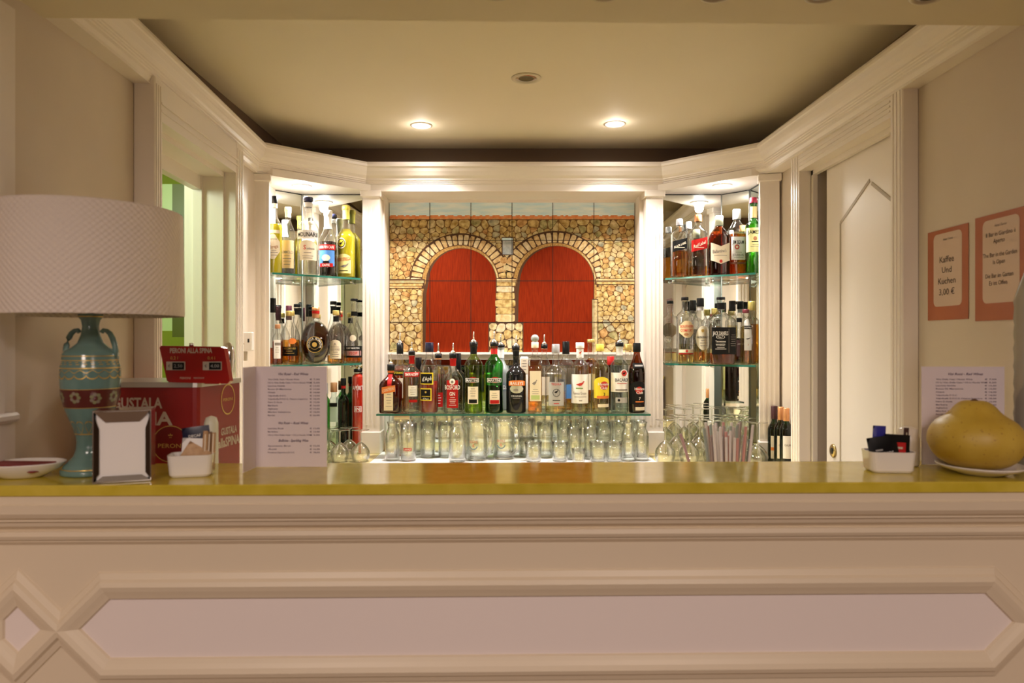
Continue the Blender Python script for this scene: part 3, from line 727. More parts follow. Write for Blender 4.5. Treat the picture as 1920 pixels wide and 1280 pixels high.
bottle('vermouth_bottle', 'green vermouth bottle with red neck band and dark red wine inside', 'bottle', 926.5, DF, Z3, 17, 648, 684, 664, 6, G_GREEN, L_BLACK, 722, waist=.05,
       caps=[('pour', 0, 641, 622)], neck=[(664, 650, REDC)],
       labels=[(918.5, 731, 937, 756, CREAMP, 'rect', [('#box', 927.7, 752, 7, REDP, 17)]+fine(921, 934, [736, 740, 744])), (919, 706, 938, 717, REDP, 'oval'), (914, 708, 940, 716, WHITEP, 'rect', [('#box', 927, 712, 6, BLABEL, 24.5), ('MARTINI', 927, 712, 4.4, inkW, 22)])])
bottle('cream_liqueur_bottle', 'black cream liqueur bottle with an orange arched label over a small landscape', 'bottle', 967.5, DF, Z3, 18.5, 655, 702, 683, 5.5, mat('black_glass', (.008, .008, .009), .06), None, None,
       caps=[('pour', 0, 648, 630)], neck=[(668, 650, BLABEL)],
       labels=[(956, 720, 981, 736, mat('painted_meadow', (.45, .44, .32), .5), 'oval', [('#disc', 967, 730, 5, inkG, 10)]), (954, 712, 984, 722, ORG, 'arch', [("BAILEYS", 969, 717.5, 5.5, inkW, 24)]), (957, 738, 980, 746, BLABEL, 'rect', [('ORIGINAL', 968.5, 741, 3, inkW, 20), ('#bar', 968.5, 745, 1, inkG, 14)])])
bottle('grappa_bottle', 'slim square bottle of pale gold spirit with a glass ball stopper and tall cream label', 'bottle', 1003, DF, Z3, 13, 645, 672, 666, 5.5, G_CLEAR, L_AMBER, 683, n=7, ry=1,
       caps=[('screw', CREAMP, 652, 641), ('ball', mat('grey_marble_ball', (.30, .32, .30), .12), 642, 627)],
       labels=[(993, 695, 1014, 751, CREAMP, 'rect', [('#bird', 1002, 717, 12, inkG, 10), ('#box', 1003.5, 744, 8, mat('pale_green_print', (.45, .55, .20), .5), 16)]+fine(996, 1011, [729, 733, 737]))])
bottle('tequila_bottle', 'clear tequila bottle with wide shoulders, grey screw cap and a silver label', 'bottle', 1042, DF, Z3, 20, 648, 700, 680, 6, G_CLEAR, L_PALE, 762,
       caps=[('screw', GREYC, 663, 645)],
       labels=[(1028, 715, 1056, 759, SILV, 'rect', [('TEQUILA', 1042, 719, 3.6, inkR, 19), ('#disc', 1042, 735, 15, mat('dark_grey_print', (.12, .12, .12), .5)), ('#disc', 1042, 735, 12, SILV), ('#bird', 1042, 733, 8, BLABEL, 8), ('#bar', 1042, 749, 1.4, BLABEL, 14), ('#bar', 1042, 755, 1.4, inkR, 10)])])
bottle('whisky_bottle', 'clear whisky bottle with white cap and a big white label showing a red grouse', 'bottle', 1087.5, DF, Z3, 16, 646, 686, 672, 6.5, G_CLEAR, L_PALE, 752,
       caps=[('screw', WHITECAP, 653, 642)], neck=[(671, 654, WHITEP)],
       labels=[(1071, 701, 1102, 755, WHITEP, 'rect', [('#bird', 1087, 719, 11, inkR, 17), ('#bar', 1085, 727, 2, mat('grass_green_print', (.2, .35, .1), .5), 13), ('Famous Grouse', 1086, 736, 5, inkG, 24), ('#bar', 1087, 743, 1, inkG, 22), ('#bar', 1087, 750, 2, inkG, 6)]), (1082.5, 656, 1093, 669, WHITEP, 'rect', [('#bird', 1087.5, 661, 6, inkR, 6)])])
bottle('rum_bottle', 'light gold rum bottle with yellow label and yellow cap', 'bottle', 1125, DF, Z3, 17, 650, 690, 672, 6, G_CLEAR, L_PALE, 684,
       caps=[('screw', YELC, 658, 645)],
       labels=[(1112, 706, 1141, 745, YELP, 'arch', [('#disc', 1131, 722, 16, inkR), ('Havana', 1130, 719, 5, inkW, 21), ('Club', 1130, 726, 5, inkW, 13), ('3', 1131, 738, 6, DARK)]), (1119, 756, 1140, 762, CREAMP, 'rect'), (1117, 741, 1140, 746, ORG, 'rect')])
bottle('rum_bottle', 'clear white rum bottle with pourer, white label and a red round emblem', 'bottle', 1161.5, DF, Z3, 16.5, 648, 686, 668, 6, G_GREY, L_CLEAR, 728,
       caps=[('pour', 0, 642, 624)], neck=[(666, 650, WHITEP)],
       labels=[(1145, 698, 1177, 734, WHITEP, 'rect', [('BACARDI', 1164, 711.5, 6, DARK, 25), ('#bar', 1164, 718, 1, inkR, 18), ('#bar', 1163, 730, 3, inkG, 22)]), (1160, 692, 1175, 706, WHITEP, 'oval', [('#disc', 1168, 699, 11, inkR), ('#bird', 1168, 699, 6, DARK, 7)]), (1152, 744, 1174, 754, SILV, 'rect', [('#disc', 1158, 749, 5, DARK)])])
bottle('rum_bottle', 'dark rum bottle with black cap and black label, rightmost on the central shelf', 'bottle', 1194, DF, Z3, 15, 650, 700, 662, 5.8, G_BROWN, L_BLACK, 690,
       caps=[('screw', BLABEL, 660, 643)],
       labels=[(1180, 714, 1208, 756, BLABEL, 'arch', [('#disc', 1196, 731, 14, inkR), ('Havana', 1197, 728, 4.8, inkW, 19), ('Club', 1197, 735, 4.8, inkW, 13), ('7', 1197, 746, 5, inkW), ('#bar', 1197, 752, 2, ORG, 16)]), (1189, 762, 1207, 768, CREAMP, 'rect'), (1185, 680, 1206, 690, BLABEL, 'rect', [('#bar', 1196, 685, 3, SILV, 16)])])
# back row
bottle('vodka_bottle', 'clear vodka bottle with black shoulder band, behind the squat brown liqueur bottle', 'bottle', 750, DB, Z3, 17, 662, 696, 680, 5, G_CLEAR, L_AMBER, 705, caps=[('screw', BLACK, 652, 643), ('pour', 0, 643, 624)], neck=[(660, 652, NAVY)],
       labels=[(741, 694, 760, 703, BLABEL, 'rect', [("D'ORANG", 750, 698, 4, YELP, 17)]), (743, 708, 758, 745, CREAMP)])
bottle('aperitif_bottle', 'bottle with square black cap, behind the strip-labelled vodka', 'bottle', 784.5, DB, Z3, 10, 676, 705, 690, 5, G_BROWN, L_BLACK, 700, caps=[('screw', BLACK, 692, 670)], neck=[(680, 675, WHITEP)])
bottle('sambuca_bottle', 'slim clear bottle with pourer between the red bitter and the gin', 'bottle', 822, DB, Z3, 12, 670, 700, 684, 5, G_CLEAR, L_CLEAR, 700, caps=[('pour', 0, 663, 643)], neck=[(674, 669, COPPER)], labels=[(814, 735, 831, 762, REDP, 'rect', fine(817, 829, [740, 745, 750, 755], inkW))])
bottle('spirit_bottle', 'bottle with tall black cap, behind the gin with the tapering red label', 'bottle', 859, DB, Z3, 12, 668, 702, 692, 4.5, G_DKGREEN, L_BLACK, 700, caps=[('screw', BLACK, 694, 662)])
bottle('vodka_bottle', 'frosted grey vodka bottle with white neck, behind the green bottle with red neck band', 'bottle', 939, DB, Z3, 16, 650, 700, 672, 6, mat('frosted_grey_glass', (.46, .52, .52), .25, **{'Transmission Weight': .5}), None, None, caps=[('pour', 0, 646, 626)], neck=[(671, 652, WHITEP)],
       labels=[(926, 716, 953, 732, mat('slate_band', (.16, .2, .23), .4), 'rect', [('VODA', 943, 725, 7, inkW, 20)])])
bottle('spirit_bottle', 'bottle in a white paper tube behind the black cream liqueur', 'bottle', 983, DB, Z3, 8, 668, 672, 669, 6, WHITEP, None, None, n=8, labels=[(976, 672, 990, 700, CREAMP, 'rect', fine(978, 988, [676, 681, 686, 692]))])
bottle('spirit_bottle', 'clear bottle with pourer between the ball stopper and the grey cap', 'bottle', 1020.5, DB, Z3, 12.5, 652, 690, 666, 5, G_CLEAR, L_CLEAR, 730, caps=[('pour', 0, 645, 627)], neck=[(654, 650, COPPER)], labels=[(1012, 706, 1030, 740, CREAMP)])
bottle('rum_bottle', 'clear bottle with torn black capsule behind the silver labelled tequila', 'bottle', 1061, DB, Z3, 15, 648, 684, 668, 5.5, G_CLEAR, L_AMBER, 745, caps=[('screw', BLACK, 664, 640)], labels=[(1058, 720, 1072, 746, BLUEP, 'rect')])
bottle('liqueur_bottle', 'round shouldered amber liqueur bottle with tall neck and gold cap', 'bottle', 1108, DB, Z3, 16, 640, 682, 672, 6, G_CLEAR, L_AMBER, 672, caps=[('screw', GOLDC, 642, 636)], labels=[(1102, 700, 1114, 730, CREAMP)])
bottle('spirit_bottle', 'dark bottle with bright red cap between the two light rums', 'bottle', 1145, DB, Z3, 10, 672, 700, 688, 5.5, G_BROWN, L_BLACK, 700, caps=[('screw', REDC, 684, 668)])
bottle('spirit_bottle', 'clear bottle with ribbed gold cap behind the white rum', 'bottle', 1178, DB, Z3, 13, 650, 690, 670, 6, G_CLEAR, L_CLEAR, 720, caps=[('screw', GOLDC, 656, 645)])

# left corner, upper shelf
bottle('liqueur_bottle', 'lemon yellow liqueur bottle with black cap, against the left pilaster on the upper shelf', 'bottle', 515, 3.04, Z1, 13.5, 372, 428, 404, 4.5, G_CLEAR, L_YELLOW, 421, caps=[('screw', BLACK, 382, 368)], neck=[(390, 382, CREAMP)],
       labels=[(505, 441, 527, 487, CREAMP, 'hex', [('#bar', 517, 450, 1, inkG, 12), ('Strega', 518, 464, 6, PINKL, 14, .2)]+fine(511, 525, [471, 475, 480])), (505, 433, 527, 439, CREAMP, 'rect')])
bottle('grappa_bottle', 'clear grappa bottle with cream label and cream capsule on the upper left shelf', 'bottle', 540, 3.13, Z1, 12.5, 394, 440, 412, 5, G_CLEAR, L_CLEAR, 460, neck=[(408, 394, CREAMP)], caps=[('screw', CREAMP, 396, 389)],
       labels=[(529, 452, 552, 504, mat('peach_label', (.85, .62, .34), .5), 'rect', [('ROMMOLO', 541, 474, 5, inkG, 21)]+fine(533, 550, [481, 486, 491, 497]))])
bottle('sambuca_bottle', 'tall clear anise bottle with navy cap, big black lettering and cream label', 'bottle', 578, 3.10, Z1, 19.5, 380, 432, 404, 7, G_CLEAR, L_CLEAR, 470, caps=[('screw', NAVY, 378, 370)], neck=[(389, 380, WHITEP)],
       labels=[(560, 434, 597, 450, WHITEP, 'rect', [('MOLINARI', 580, 442, 8, DARK, 34)]), (567, 453, 596, 490, CREAMP, 'arch', [('S', 577, 466, 8, inkR), ('ambuca', 587, 468, 4, inkG, 13)]+fine(571, 593, [476, 482, 486]))])
bottle('coffee_liqueur_bottle', 'dark coffee liqueur bottle with blue picture label and white neck wrap', 'bottle', 615, 3.20, Z1, 15.5, 402, 452, 424, 6.5, G_CLEAR, L_BLACK, 454, caps=[('screw', WHITECAP, 404, 395)], neck=[(430, 404, WHITEP)],
       labels=[(601, 471, 629, 500, BLUEP, 'rect', [('#disc', 615, 485, 12, CREAMP, 16), ('#disc', 615, 493, 5, BLABEL, 14)]), (600, 460, 630, 470, REDP, 'rect', [('AMBUTEN CAFE', 615, 465, 5, inkW, 27)]), (603, 495, 627, 502, REDP, 'rect', [('CAFFE', 615, 498.5, 4, inkW, 14)]), (609, 398, 622, 409, WHITEP, 'rect', [('#bird', 616, 403, 6, inkR, 9)])])
bottle('liqueur_bottle', 'bright yellow liqueur bottle with round seal and red lettering on the upper left shelf', 'bottle', 649, 3.255, Z1, 17, 390, 446, 426, 6.2, G_CLEAR, L_YELLOW, 430, neck=[(412, 392, mat('yellow_wrap', (.85, .80, .15), .4))], caps=[('screw', YELC, 394, 386)],
       labels=[(635, 448, 652, 468, CREAMP, 'oval', [('#disc', 643.5, 458, 16, DARK), ('#disc', 643.5, 458, 13, YELP), ('#bird', 643.5, 458, 8, DARK, 9)]), (634, 478, 661, 514, mat('pale_yellow_label', (.88, .78, .30), .5), 'arch', [('FIORE STREGA', 648, 488, 6, inkR, 26, .1), ('#bird', 650, 500, 9, inkG, 18), ('#bar', 648, 509, 1.5, DARK, 16)])])
# left corner, middle shelf
bottle('grappa_bottle', 'tall clear bottle with black capsule, half hidden by the pilaster, middle left shelf', 'bottle', 511, 3.04, Z2, 10, 562, 620, 586, 5, G_CLEAR, L_COGNAC, 652, caps=[('screw', BLACK, 586, 559)])
bottle('amaro_bottle', 'small bottle with narrow white label in front, left end of the middle left shelf', 'bottle', 520.5, 3.01, Z2, 9.5, 610, 635, 622, 4, G_CLEAR, L_COGNAC, 640, caps=[('screw', PINKL, 616, 608)], labels=[(514, 637, 526, 672, WHITEP, 'rect', [('#bar', 521, 645, 5, inkG, 11)]+fine(516, 524, [652, 656, 660]))], rz=.3)
bottle('brandy_bottle', 'clear brandy bottle with ribbed neck, gold cap and black label', 'bottle', 544, 3.10, Z2, 17.5, 590, 632, 598, 6.5, G_CLEAR, L_AMBER, 637, caps=[('screw', GOLDC, 592, 583)],
       labels=[(535, 650, 560, 667, BLABEL, 'rect', [('VECCHIO 800', 548, 653, 3.6, GOLD, 20)]+fine(538, 557, [658, 662], GOLD)), (547, 634, 559, 645, ORG, 'oval')])
bottle('grappa_bottle', 'clear bottle with dark red capsule between the ribbed brandy and the round flask', 'bottle', 541.5, 3.21, Z2, 9, 576, 616, 600, 4.5, G_CLEAR, L_CLEAR, 650, caps=[('screw', mat('plum_capsule', (.12, .02, .04), .4), 600, 573)])
bottle('grappa_bottle', 'tall clear bottle with black neck label beside the mirror joint on the middle left shelf', 'bottle', 557, 3.20, Z2, 11, 576, 620, 590, 5, G_CLEAR, L_PALE, 660, neck=[(590, 578, BLABEL)], caps=[('screw', BLACK, 576, 570)])
# round flask of brandy
def flask():
    px, d = 592, 3.10; s = d/F; t = thing('brandy_flask', 'big round amber brandy flask with circular emblem and cork cap', 'bottle', (X(px, d), d, Z2+.0006))
    yb = 637+(H-Z2)/s; zc = (yb-642)*s; rx = 28*s; rz = (yb-642)*s; ry = 15*s
    def ell(k, seg=36, rings=18):
        vs = []; fs = []
        for i in range(rings+1):
            a = PI*i/rings
            for j in range(seg):
                b = 2*PI*j/seg; z = -math.cos(a); q = math.sin(a)
                vs.append((rx*k*q*math.cos(b), ry*k*q*math.sin(b)*(1-.12*abs(math.cos(b))), max(zc+rz*k*z, .002)))
        for i in range(rings):
            for j in range(seg): n_ = (j+1) % seg; fs.append((i*seg+j, i*seg+n_, (i+1)*seg+n_, (i+1)*seg+j))
        return vs, fs
    mb = MB(); mb.add(*ell(1), G_CLEAR, True); mb.lathe([(6*s, zc+rz*.90), (5*s, zc+rz+4*s), (5*s, zc+rz+12*s)], G_CLEAR, seg=20); mb.build('bottle_glass', t)
    MB().add(*ell(.955), glass('deep_cognac', (.20, .045, .008), edge=5), True).build('liquid', t)
    MB().lathe([(6.5*s, (yb-596)*s), (6.5*s, (yb-581)*s)], PINKL, seg=20).lathe([(7*s, (yb-588)*s), (7*s, (yb-583)*s)], REDP, seg=20).build('neck_label', t)
    MB().lathe([(7*s, (yb-581)*s), (7*s, (yb-576)*s), (.0005, (yb-576)*s)], COPPER, seg=20).build('cap', t)
    m = MB(); fy = lambda x, z: (x, -ry*math.sqrt(max(0, 1-(x/rx)**2-((z-zc)/rz)**2))*(1-.12)-.0018, z)
    cx, cz = 2*s, (yb-646)*s
    def ring(r0, r1, mm, off):
        vs = []; k = 32
        for i in range(k):
            for r in (r0, r1): p = fy(cx+r*math.cos(2*PI*i/k), cz+r*math.sin(2*PI*i/k)); vs.append((p[0], p[1]-off-.004, p[2]))
        m.add(vs, [(2*i, 2*i+1, (2*i+3) % (2*k), (2*i+2) % (2*k)) for i in range(k)], mm)
    ring(0.0001, 14.8*s, BLABEL, 0); ring(14*s, 15*s, GOLD, .0006); ring(8.5*s, 9*s, GOLD, .0006); ring(0.0001, 4.5*s, GOLD, .0006)
    txt = 'VECCHIA ROMAGNA'
    for i, ch in enumerate(txt):
        if ch == ' ': continue
        a = math.radians(205-i*230/(len(txt)-1)); x0, z0 = cx+11.6*s*math.cos(a), cz+11.6*s*math.sin(a); ro = a-PI/2
        def fn(u, v, x0=x0, z0=z0, ro=ro):
            p = fy(x0+u*math.cos(ro)-v*math.sin(ro), z0+u*math.sin(ro)+v*math.cos(ro)); return (p[0], p[1]-.0052, p[2])
        m.text(ch, 0, 0, 4*s, inkW, fn=fn, bold=.012)
    m.build('label', t)
flask()
bottle('liqueur_bottle', 'clear bottle with gold cap and rounded cream label, right of the round flask', 'bottle', 630, 3.17, Z2, 15.5, 586, 630, 600, 5, G_CLEAR, L_AMBER, 666, neck=[(603, 593, BLABEL)], caps=[('screw', GOLDC, 591, 582)],
       labels=[(622, 637, 642, 672, CREAMP, 'arch', [('A', 632, 645, 5, inkG), ('DISARONNO', 632, 650, 2.6, inkG, 15), ('LIQUORE', 632, 655, 3.5, inkG, 16)]+fine(625, 640, [660, 664, 668]))])
bottle('grappa_bottle', 'tall clear bottle with black neck band behind the rounded cream label bottle', 'bottle', 625, 3.27, Z2, 11, 570, 622, 590, 5, G_CLEAR, L_CLEAR, 660, neck=[(588, 574, BLABEL)], caps=[('screw', BLACK, 571, 565)])
bottle('cognac_bottle', 'clear cognac bottle with sloping shoulders and black and pink label, middle left shelf', 'bottle', 664, 3.255, Z2, 15.5, 565, 632, 596, 5.5, G_CLEAR, L_AMBER, 668, neck=[(592, 584, BLABEL)], caps=[('screw', BLACK, 564, 560)],
       labels=[(649, 649, 679, 670, BLABEL, 'rect', [('#box', 664, 662, 9, mat('pink_foil', (.55, .30, .28), .4), 29), ('REMY MARTIN', 664, 652.5, 3.4, inkW, 24), ('VSOP', 665, 662, 5, inkR, 16)]), (659, 628, 671, 640, CREAMP, 'oval')])
# left corner, on the worktop
DW = 3.24
bottle('gin_bottle', 'clear square gin bottle with wooden cap standing low in the left corner', 'bottle', 626, DW, WZ, 9.5, 728, 752, 742, 5, G_GREY, L_CLEAR, 800, n=6, caps=[('screw', PINKL, 735, 717)], labels=[(618, 756, 635, 790, mat('sage_label', (.48, .58, .45), .5), 'rect', [('#box', 626.5, 758, 7, BLABEL, 16)])])
bottle('wine_bottle', 'black bottle with black capsule beside the low gin in the left corner', 'bottle', 644, DW, WZ, 10, 712, 752, 738, 4, G_DKGREEN, L_BLACK, 760, caps=[('screw', BLABEL, 722, 709)], neck=[(728, 723, REDP)])
bottle('gin_bottle', 'green gin bottle half hidden behind the menu card in the left corner', 'bottle', 610, 3.15, WZ, 8.5, 728, 752, 742, 4, G_GREEN, L_CLEAR, 800, caps=[('screw', GREYC, 738, 718)])
bottle('aperitif_bottle', 'tall red aperitif bottle with pourer, under the left shelves', 'bottle', 671, 3.26, WZ, 11, 696, 706, 700, 6, G_CLEAR, mat('bright_red_liquid', (.62, .03, .015), .12), 700, caps=[('pour', 0, 692, 684)], labels=[(663, 722, 679, 731, REDP, 'rect', [('APERIT', 673, 726.5, 8, inkW, 20)]), (665, 760, 680, 772, REDP, 'rect', [('#box', 673, 766, 11, inkW, 13), ('#box', 673, 766, 9.5, REDP, 11.5), ('IN', 673, 766, 6, inkW, 8)])])

# right corner, upper shelf
bottle('whisky_bottle', 'square whisky bottle with slanting black label and amber whisky', 'bottle', 1274, 3.20, Z1, 15, 412, 440, 424, 5, G_CLEAR, L_AMBER, 472, n=6, caps=[('screw', GREYC, 423, 411)],
       labels=[(1259, 448, 1285, 474, BLABEL, 'slant', [('BLACK LABEL', 1272, 461, 4, CREAMP, 22, .42), ('#bar', 1272, 466, .8, CREAMP, 16)])])
bottle('spirit_bottle', 'slim clear bottle with white cap between the two slanting labels', 'bottle', 1291.5, 3.275, Z1, 7.5, 418, 455, 434, 4.5, G_CLEAR, L_CLEAR, 480, caps=[('screw', WHITECAP, 429, 416)])
bottle('whisky_bottle', 'square whisky bottle with slanting red label and copper cap', 'bottle', 1309, 3.165, Z1, 15, 404, 440, 420, 5.5, G_CLEAR, L_AMBER, 500, n=6, caps=[('screw', COPPER, 416, 403)],
       labels=[(1294, 446, 1323, 474, REDP, 'slant', [('Red Label', 1308, 460, 6, CREAMP, 22, .42), ('#bar', 1308, 466, .8, CREAMP, 16)])])
bottle('whisky_bottle', 'broad brown whisky bottle with pale cap and large cream label', 'bottle', 1348.5, 3.12, Z1, 18.5, 408, 446, 422, 6, G_BROWN, L_COGNAC, 440, n=3, ry=.6, caps=[('screw', mat('sage_cap', (.55, .60, .45), .4), 424, 405)],
       labels=[(1331, 456, 1366, 496, CREAMP, 'vee', [("Ballantine's", 1346, 472, 6, inkG, 25, .08), ('#bar', 1348, 480, .8, inkG, 24), ('#disc', 1348.5, 491, 6, inkR)])])
bottle('bourbon_bottle', 'square bourbon bottle with white label and round red seal', 'bottle', 1381.5, 3.15, Z1, 15.5, 398, 436, 412, 6, G_CLEAR, L_COGNAC, 440, n=6, caps=[('screw', SILV, 412, 393)],
       labels=[(1367, 446, 1392, 489, WHITEP, 'rect', [('JIM BEAM', 1379, 456, 7, DARK, 21), ('#disc', 1377, 465, 9, inkR), ('#disc', 1377, 465, 5, CREAMP), ('BOURBON', 1379, 480, 5, inkG, 20)]+fine(1370, 1390, [475, 485])), (1366, 493, 1393, 497, mat('brown_band', (.18, .05, .02), .5), 'rect')])
bottle('whisky_bottle', 'green whiskey bottle with red cap and pale yellow label, against the right pilaster', 'bottle', 1413, 3.055, Z1, 15, 378, 425, 410, 5.8, G_GREEN, L_GREEN, 420, caps=[('screw', mat('wine_red_cap', (.35, .02, .05), .35), 381, 371)], neck=[(409, 388, mat('pale_gold_wrap', (.70, .55, .25), .5))],
       labels=[(1398, 429, 1428, 474, mat('pale_lime_label', (.80, .80, .38), .5), 'rect', [('JAMESON', 1414, 437, 7, DARK, 30), ('#disc', 1411, 449, 8, PINKL, 7), ('#bar', 1411, 455, 1.4, DARK, 12)]+fine(1402, 1424, [460, 464]))])
# right corner, middle shelf
bottle('cordial_bottle', 'small clear stoppered bottle at the left end of the middle right shelf', 'bottle', 1252.5, 3.22, Z2, 6.5, 640, 655, 648, 3, G_CLEAR, None, None, n=5, caps=[('ball', G_WARE, 643, 630)])
bottle('liqueur_bottle', 'broad clear bottle with hexagonal cream label and black cap', 'bottle', 1284, 3.165, Z2, 15.5, 560, 594, 580, 5.5, G_CLEAR, L_PALE, 663, caps=[('screw', BLACK, 563, 557)],
       labels=[(1271, 602, 1299, 633, mat('cream_orange_label', (.80, .62, .36), .5), 'hex', [('SOUTHERN', 1285, 612, 5, inkR, 25), ('COMFORT', 1284.5, 619.5, 5, inkR, 23), ('#disc', 1283, 627, 5, PINKL, 9)]), (1271, 655, 1298, 661, CREAMP, 'rect', [('#disc', 1284, 658, 5, inkR)]), (1271, 662, 1298, 664, REDP, 'rect')])
bottle('whisky_bottle', 'clear bottle with glossy black capsule between hexagonal and oval labels', 'bottle', 1299, 3.26, Z2, 11, 566, 605, 585, 5, G_CLEAR, L_CLEAR, 650, caps=[('screw', BLACK, 582, 563)])
bottle('whisky_bottle', 'clear malt bottle with oval cream label and black capsule', 'bottle', 1313, 3.18, Z2, 14, 562, 604, 580, 5.5, G_CLEAR, L_PALE, 645, caps=[('screw', BLACK, 575, 559)], neck=[(582, 575, SILV)],
       labels=[(1302, 611, 1326, 656, mat('pale_cream_label', (.84, .78, .60), .5), 'oval', [('GLENGRANT', 1314, 632, 4, DARK, 21), ('#disc', 1314, 620, 6, GOLD)]+fine(1308, 1320, [638, 643, 648]))])
bottle('whisky_bottle', 'square black label whiskey bottle with black neck, the largest on the middle right shelf', 'bottle', 1351.5, 3.075, Z2, 23.5, 560, 602, 582, 6.5, G_CLEAR, L_COGNAC, 662, n=7, caps=[('screw', BLACK, 562, 557)], neck=[(580, 568, BLABEL)],
       labels=[(1329, 614, 1375, 664, BLABEL, 'rect', [('JACK DANIELS', 1344, 625, 7, inkW, 28), ('#disc', 1344, 632, 7, inkW, 17), ('#disc', 1344, 632, 6, BLABEL, 15), ('No.7', 1344, 632, 3.6, inkW, 8), ('Tennessee', 1344, 640, 3.6, inkW, 19), ('WHISKEY', 1344, 646, 3.6, inkW, 18), ('#bar', 1359.5, 639, 44, inkG, .6)]+fine(1333, 1356, [651, 654], inkW, .8)+fine(1362, 1373, [628, 632, 636, 640, 644, 648], inkG, .7))])
bottle('whisky_bottle', 'bottle with cream and gold cap, behind the large black labelled whiskey', 'bottle', 1340, 3.25, Z2, 11, 584, 602, 594, 5, G_CLEAR, L_CLEAR, 650, caps=[('screw', GOLDC, 590, 578)])
bottle('whisky_bottle', 'bottle with ribbed black capsule right of the large black labelled whiskey', 'bottle', 1373, 3.20, Z2, 9.5, 567, 604, 585, 5, G_CLEAR, L_PALE, 610, caps=[('screw', BLACK, 583, 564)])
bottle('spirit_bottle', 'dark bodied bottle with clear shoulders between the black and the cream winged labels', 'bottle', 1386, 3.15, Z2, 9, 600, 634, 618, 4, G_CLEAR, L_BLACK, 634, caps=[('screw', BLACK, 604, 596)], labels=[(1379, 637, 1393, 668, mat('plum_label', (.10, .05, .06), .5), 'rect', [('AVERNA', 1386, 645, 3, inkW, 11)])])
bottle('whisky_bottle', 'slim bottle with dark red cap and tall cream winged label', 'bottle', 1398.5, 3.06, Z2, 9, 588, 615, 598, 5, G_CLEAR, L_PALE, 615, n=5, caps=[('screw', mat('dark_red_cap', (.16, .02, .03), .35), 587, 580)],
       labels=[(1392.5, 598, 1406.5, 657, WHITEP, 'arch', [('#box', 1399.5, 614, 6, BLABEL, 14), ('BUSHMILLS', 1399.5, 614, 3, inkW, 13), ('#bird', 1399.5, 635, 4, DARK, 10), ('3', 1399.5, 646, 3, inkR)])])
bottle('whisky_bottle', 'round amber whisky bottle with cork coloured cap, against the right pilaster on the middle shelf', 'bottle', 1409, 3.09, Z2, 13.5, 580, 602, 592, 5.5, G_CLEAR, L_AMBER, 608, caps=[('screw', GOLDC, 582, 565)])
# wine bottles on the worktop by the right door
for i, (px, d, lab, cap_, lm) in enumerate([(1452, 2.91, 'small dark wine bottle with dark capsule, leftmost of the three by the door frame', mat('bordeaux_capsule', (.06, .015, .02), .4), CREAMP),
        (1464, 2.83, 'small dark wine bottle with copper capsule, middle of three by the door frame', COPPER, CREAMP), (1474.5, 2.76, 'small dark wine bottle with copper capsule, rightmost of three by the door frame', COPPER, WHITEP)]):
    yt = (761, 763, 765)[i]
    bottle('wine_bottle', lab, 'bottle', px, d, WZ, 12, yt+2, 805, 788, 4.6, G_DKGREEN, L_BLACK, 795, caps=[('screw', cap_, yt+24, yt)],
           labels=[(px-9.5, 816, px+9.5, 858, lm, 'rect', ([('#box', px, 840, 6, ORG, 19)] if i == 0 else [('GALANO', px, 833, 4, inkG, 15)]))])

# ------------------------------------------------------------------ glassware on the worktop
def shell(mb, prof, th, m, base, seg=26, M=None):
    """drinking glass: outer wall up, rim, inner wall down to a thick base; prof (r, z)"""
    inner = [(max(r-th, .0005), z) for r, z in reversed(prof) if z > base]+[(max(prof[0][0]-th*1.4, .0005), base), (.0005, base)]
    mb.lathe([(.0005, prof[0][1])]+prof+inner, m, seg=seg, M=M)
def proto_tumbler(r, h, kind='tumbler', flare=1.06, print_=None):
    t = thing('drinking_glass' if kind == 'tumbler' else kind, '', 'glass')
    mb = MB()
    if kind == 'tumbler': pr = [(r*.86, 0), (r*.9, .003), (r*.92, h*.3), (r*(.95), h*.6), (r, h)]
    elif kind == 'carafe': pr = [(r*.9, 0), (r, .004), (r, h*.62), (r*.93, h*.72), (r*.70, h*.80), (r*.62, h*.86), (r*.72, h*.96), (r*.80, h)]
    elif kind == 'footed': pr = [(r*.8, 0), (r*.85, .003), (r*.55, h*.12), (r*.7, h*.3), (r*.95, h*.6), (r, h)]
    shell(mb, pr, .0022, G_WARE, .010 if kind != 'carafe' else .014)
    mb.build('glass_bowl', t)
    if print_:
        s_, z_, hh, m_, m2 = print_; k = MB(); rr = r*.935+.0008
        fn = lambda a, b: (rr*math.sin(a/rr), -rr*math.cos(a/rr), z_+b)
        if m2: k.add([fn(a, b) for a, b in [(-.018, -hh*.8), (-.006, -hh*.8), (.006, -hh*.8), (.018, -hh*.8), (.018, hh*.8), (.006, hh*.8), (-.006, hh*.8), (-.018, hh*.8)]], [(0, 1, 6, 7), (1, 2, 5, 6), (2, 3, 4, 5)], m2)
        fn2 = lambda a, b: (fn(a, b)[0]*1.01, fn(a, b)[1]*1.01, fn(a, b)[2])
        k.text(s_, 0, 0, hh, m_, fn=fn2, bold=.01, width=.030 if m2 else None); k.build('printed_mark', t)
    return t
WLAB = {}
def on_top(px, py_base_d): return (X(px, py_base_d), py_base_d, WZ+.0018)
def place(proto, used, px, d, label, group, rz=0, z=WZ+.0018):
    if not used:
        proto.location = (X(px, d), d, z); proto.rotation_euler = (0, 0, rz); proto['label'] = label; proto['group'] = group; return proto
    return dup(proto, (X(px, d), d, z), rz, label, group)
GRP = 'glasses under the central shelf'
ta = proto_tumbler(.036, .158); tb = proto_tumbler(.033, .142); tc = proto_tumbler(.037, .085); td = proto_tumbler(.029, .060)
tl = proto_tumbler(.036, .162, print_=('LAVAZ', .052, .008, inkW, REDP)); cf = proto_tumbler(.038, .180, 'carafe'); cs = proto_tumbler(.031, .165, 'carafe')
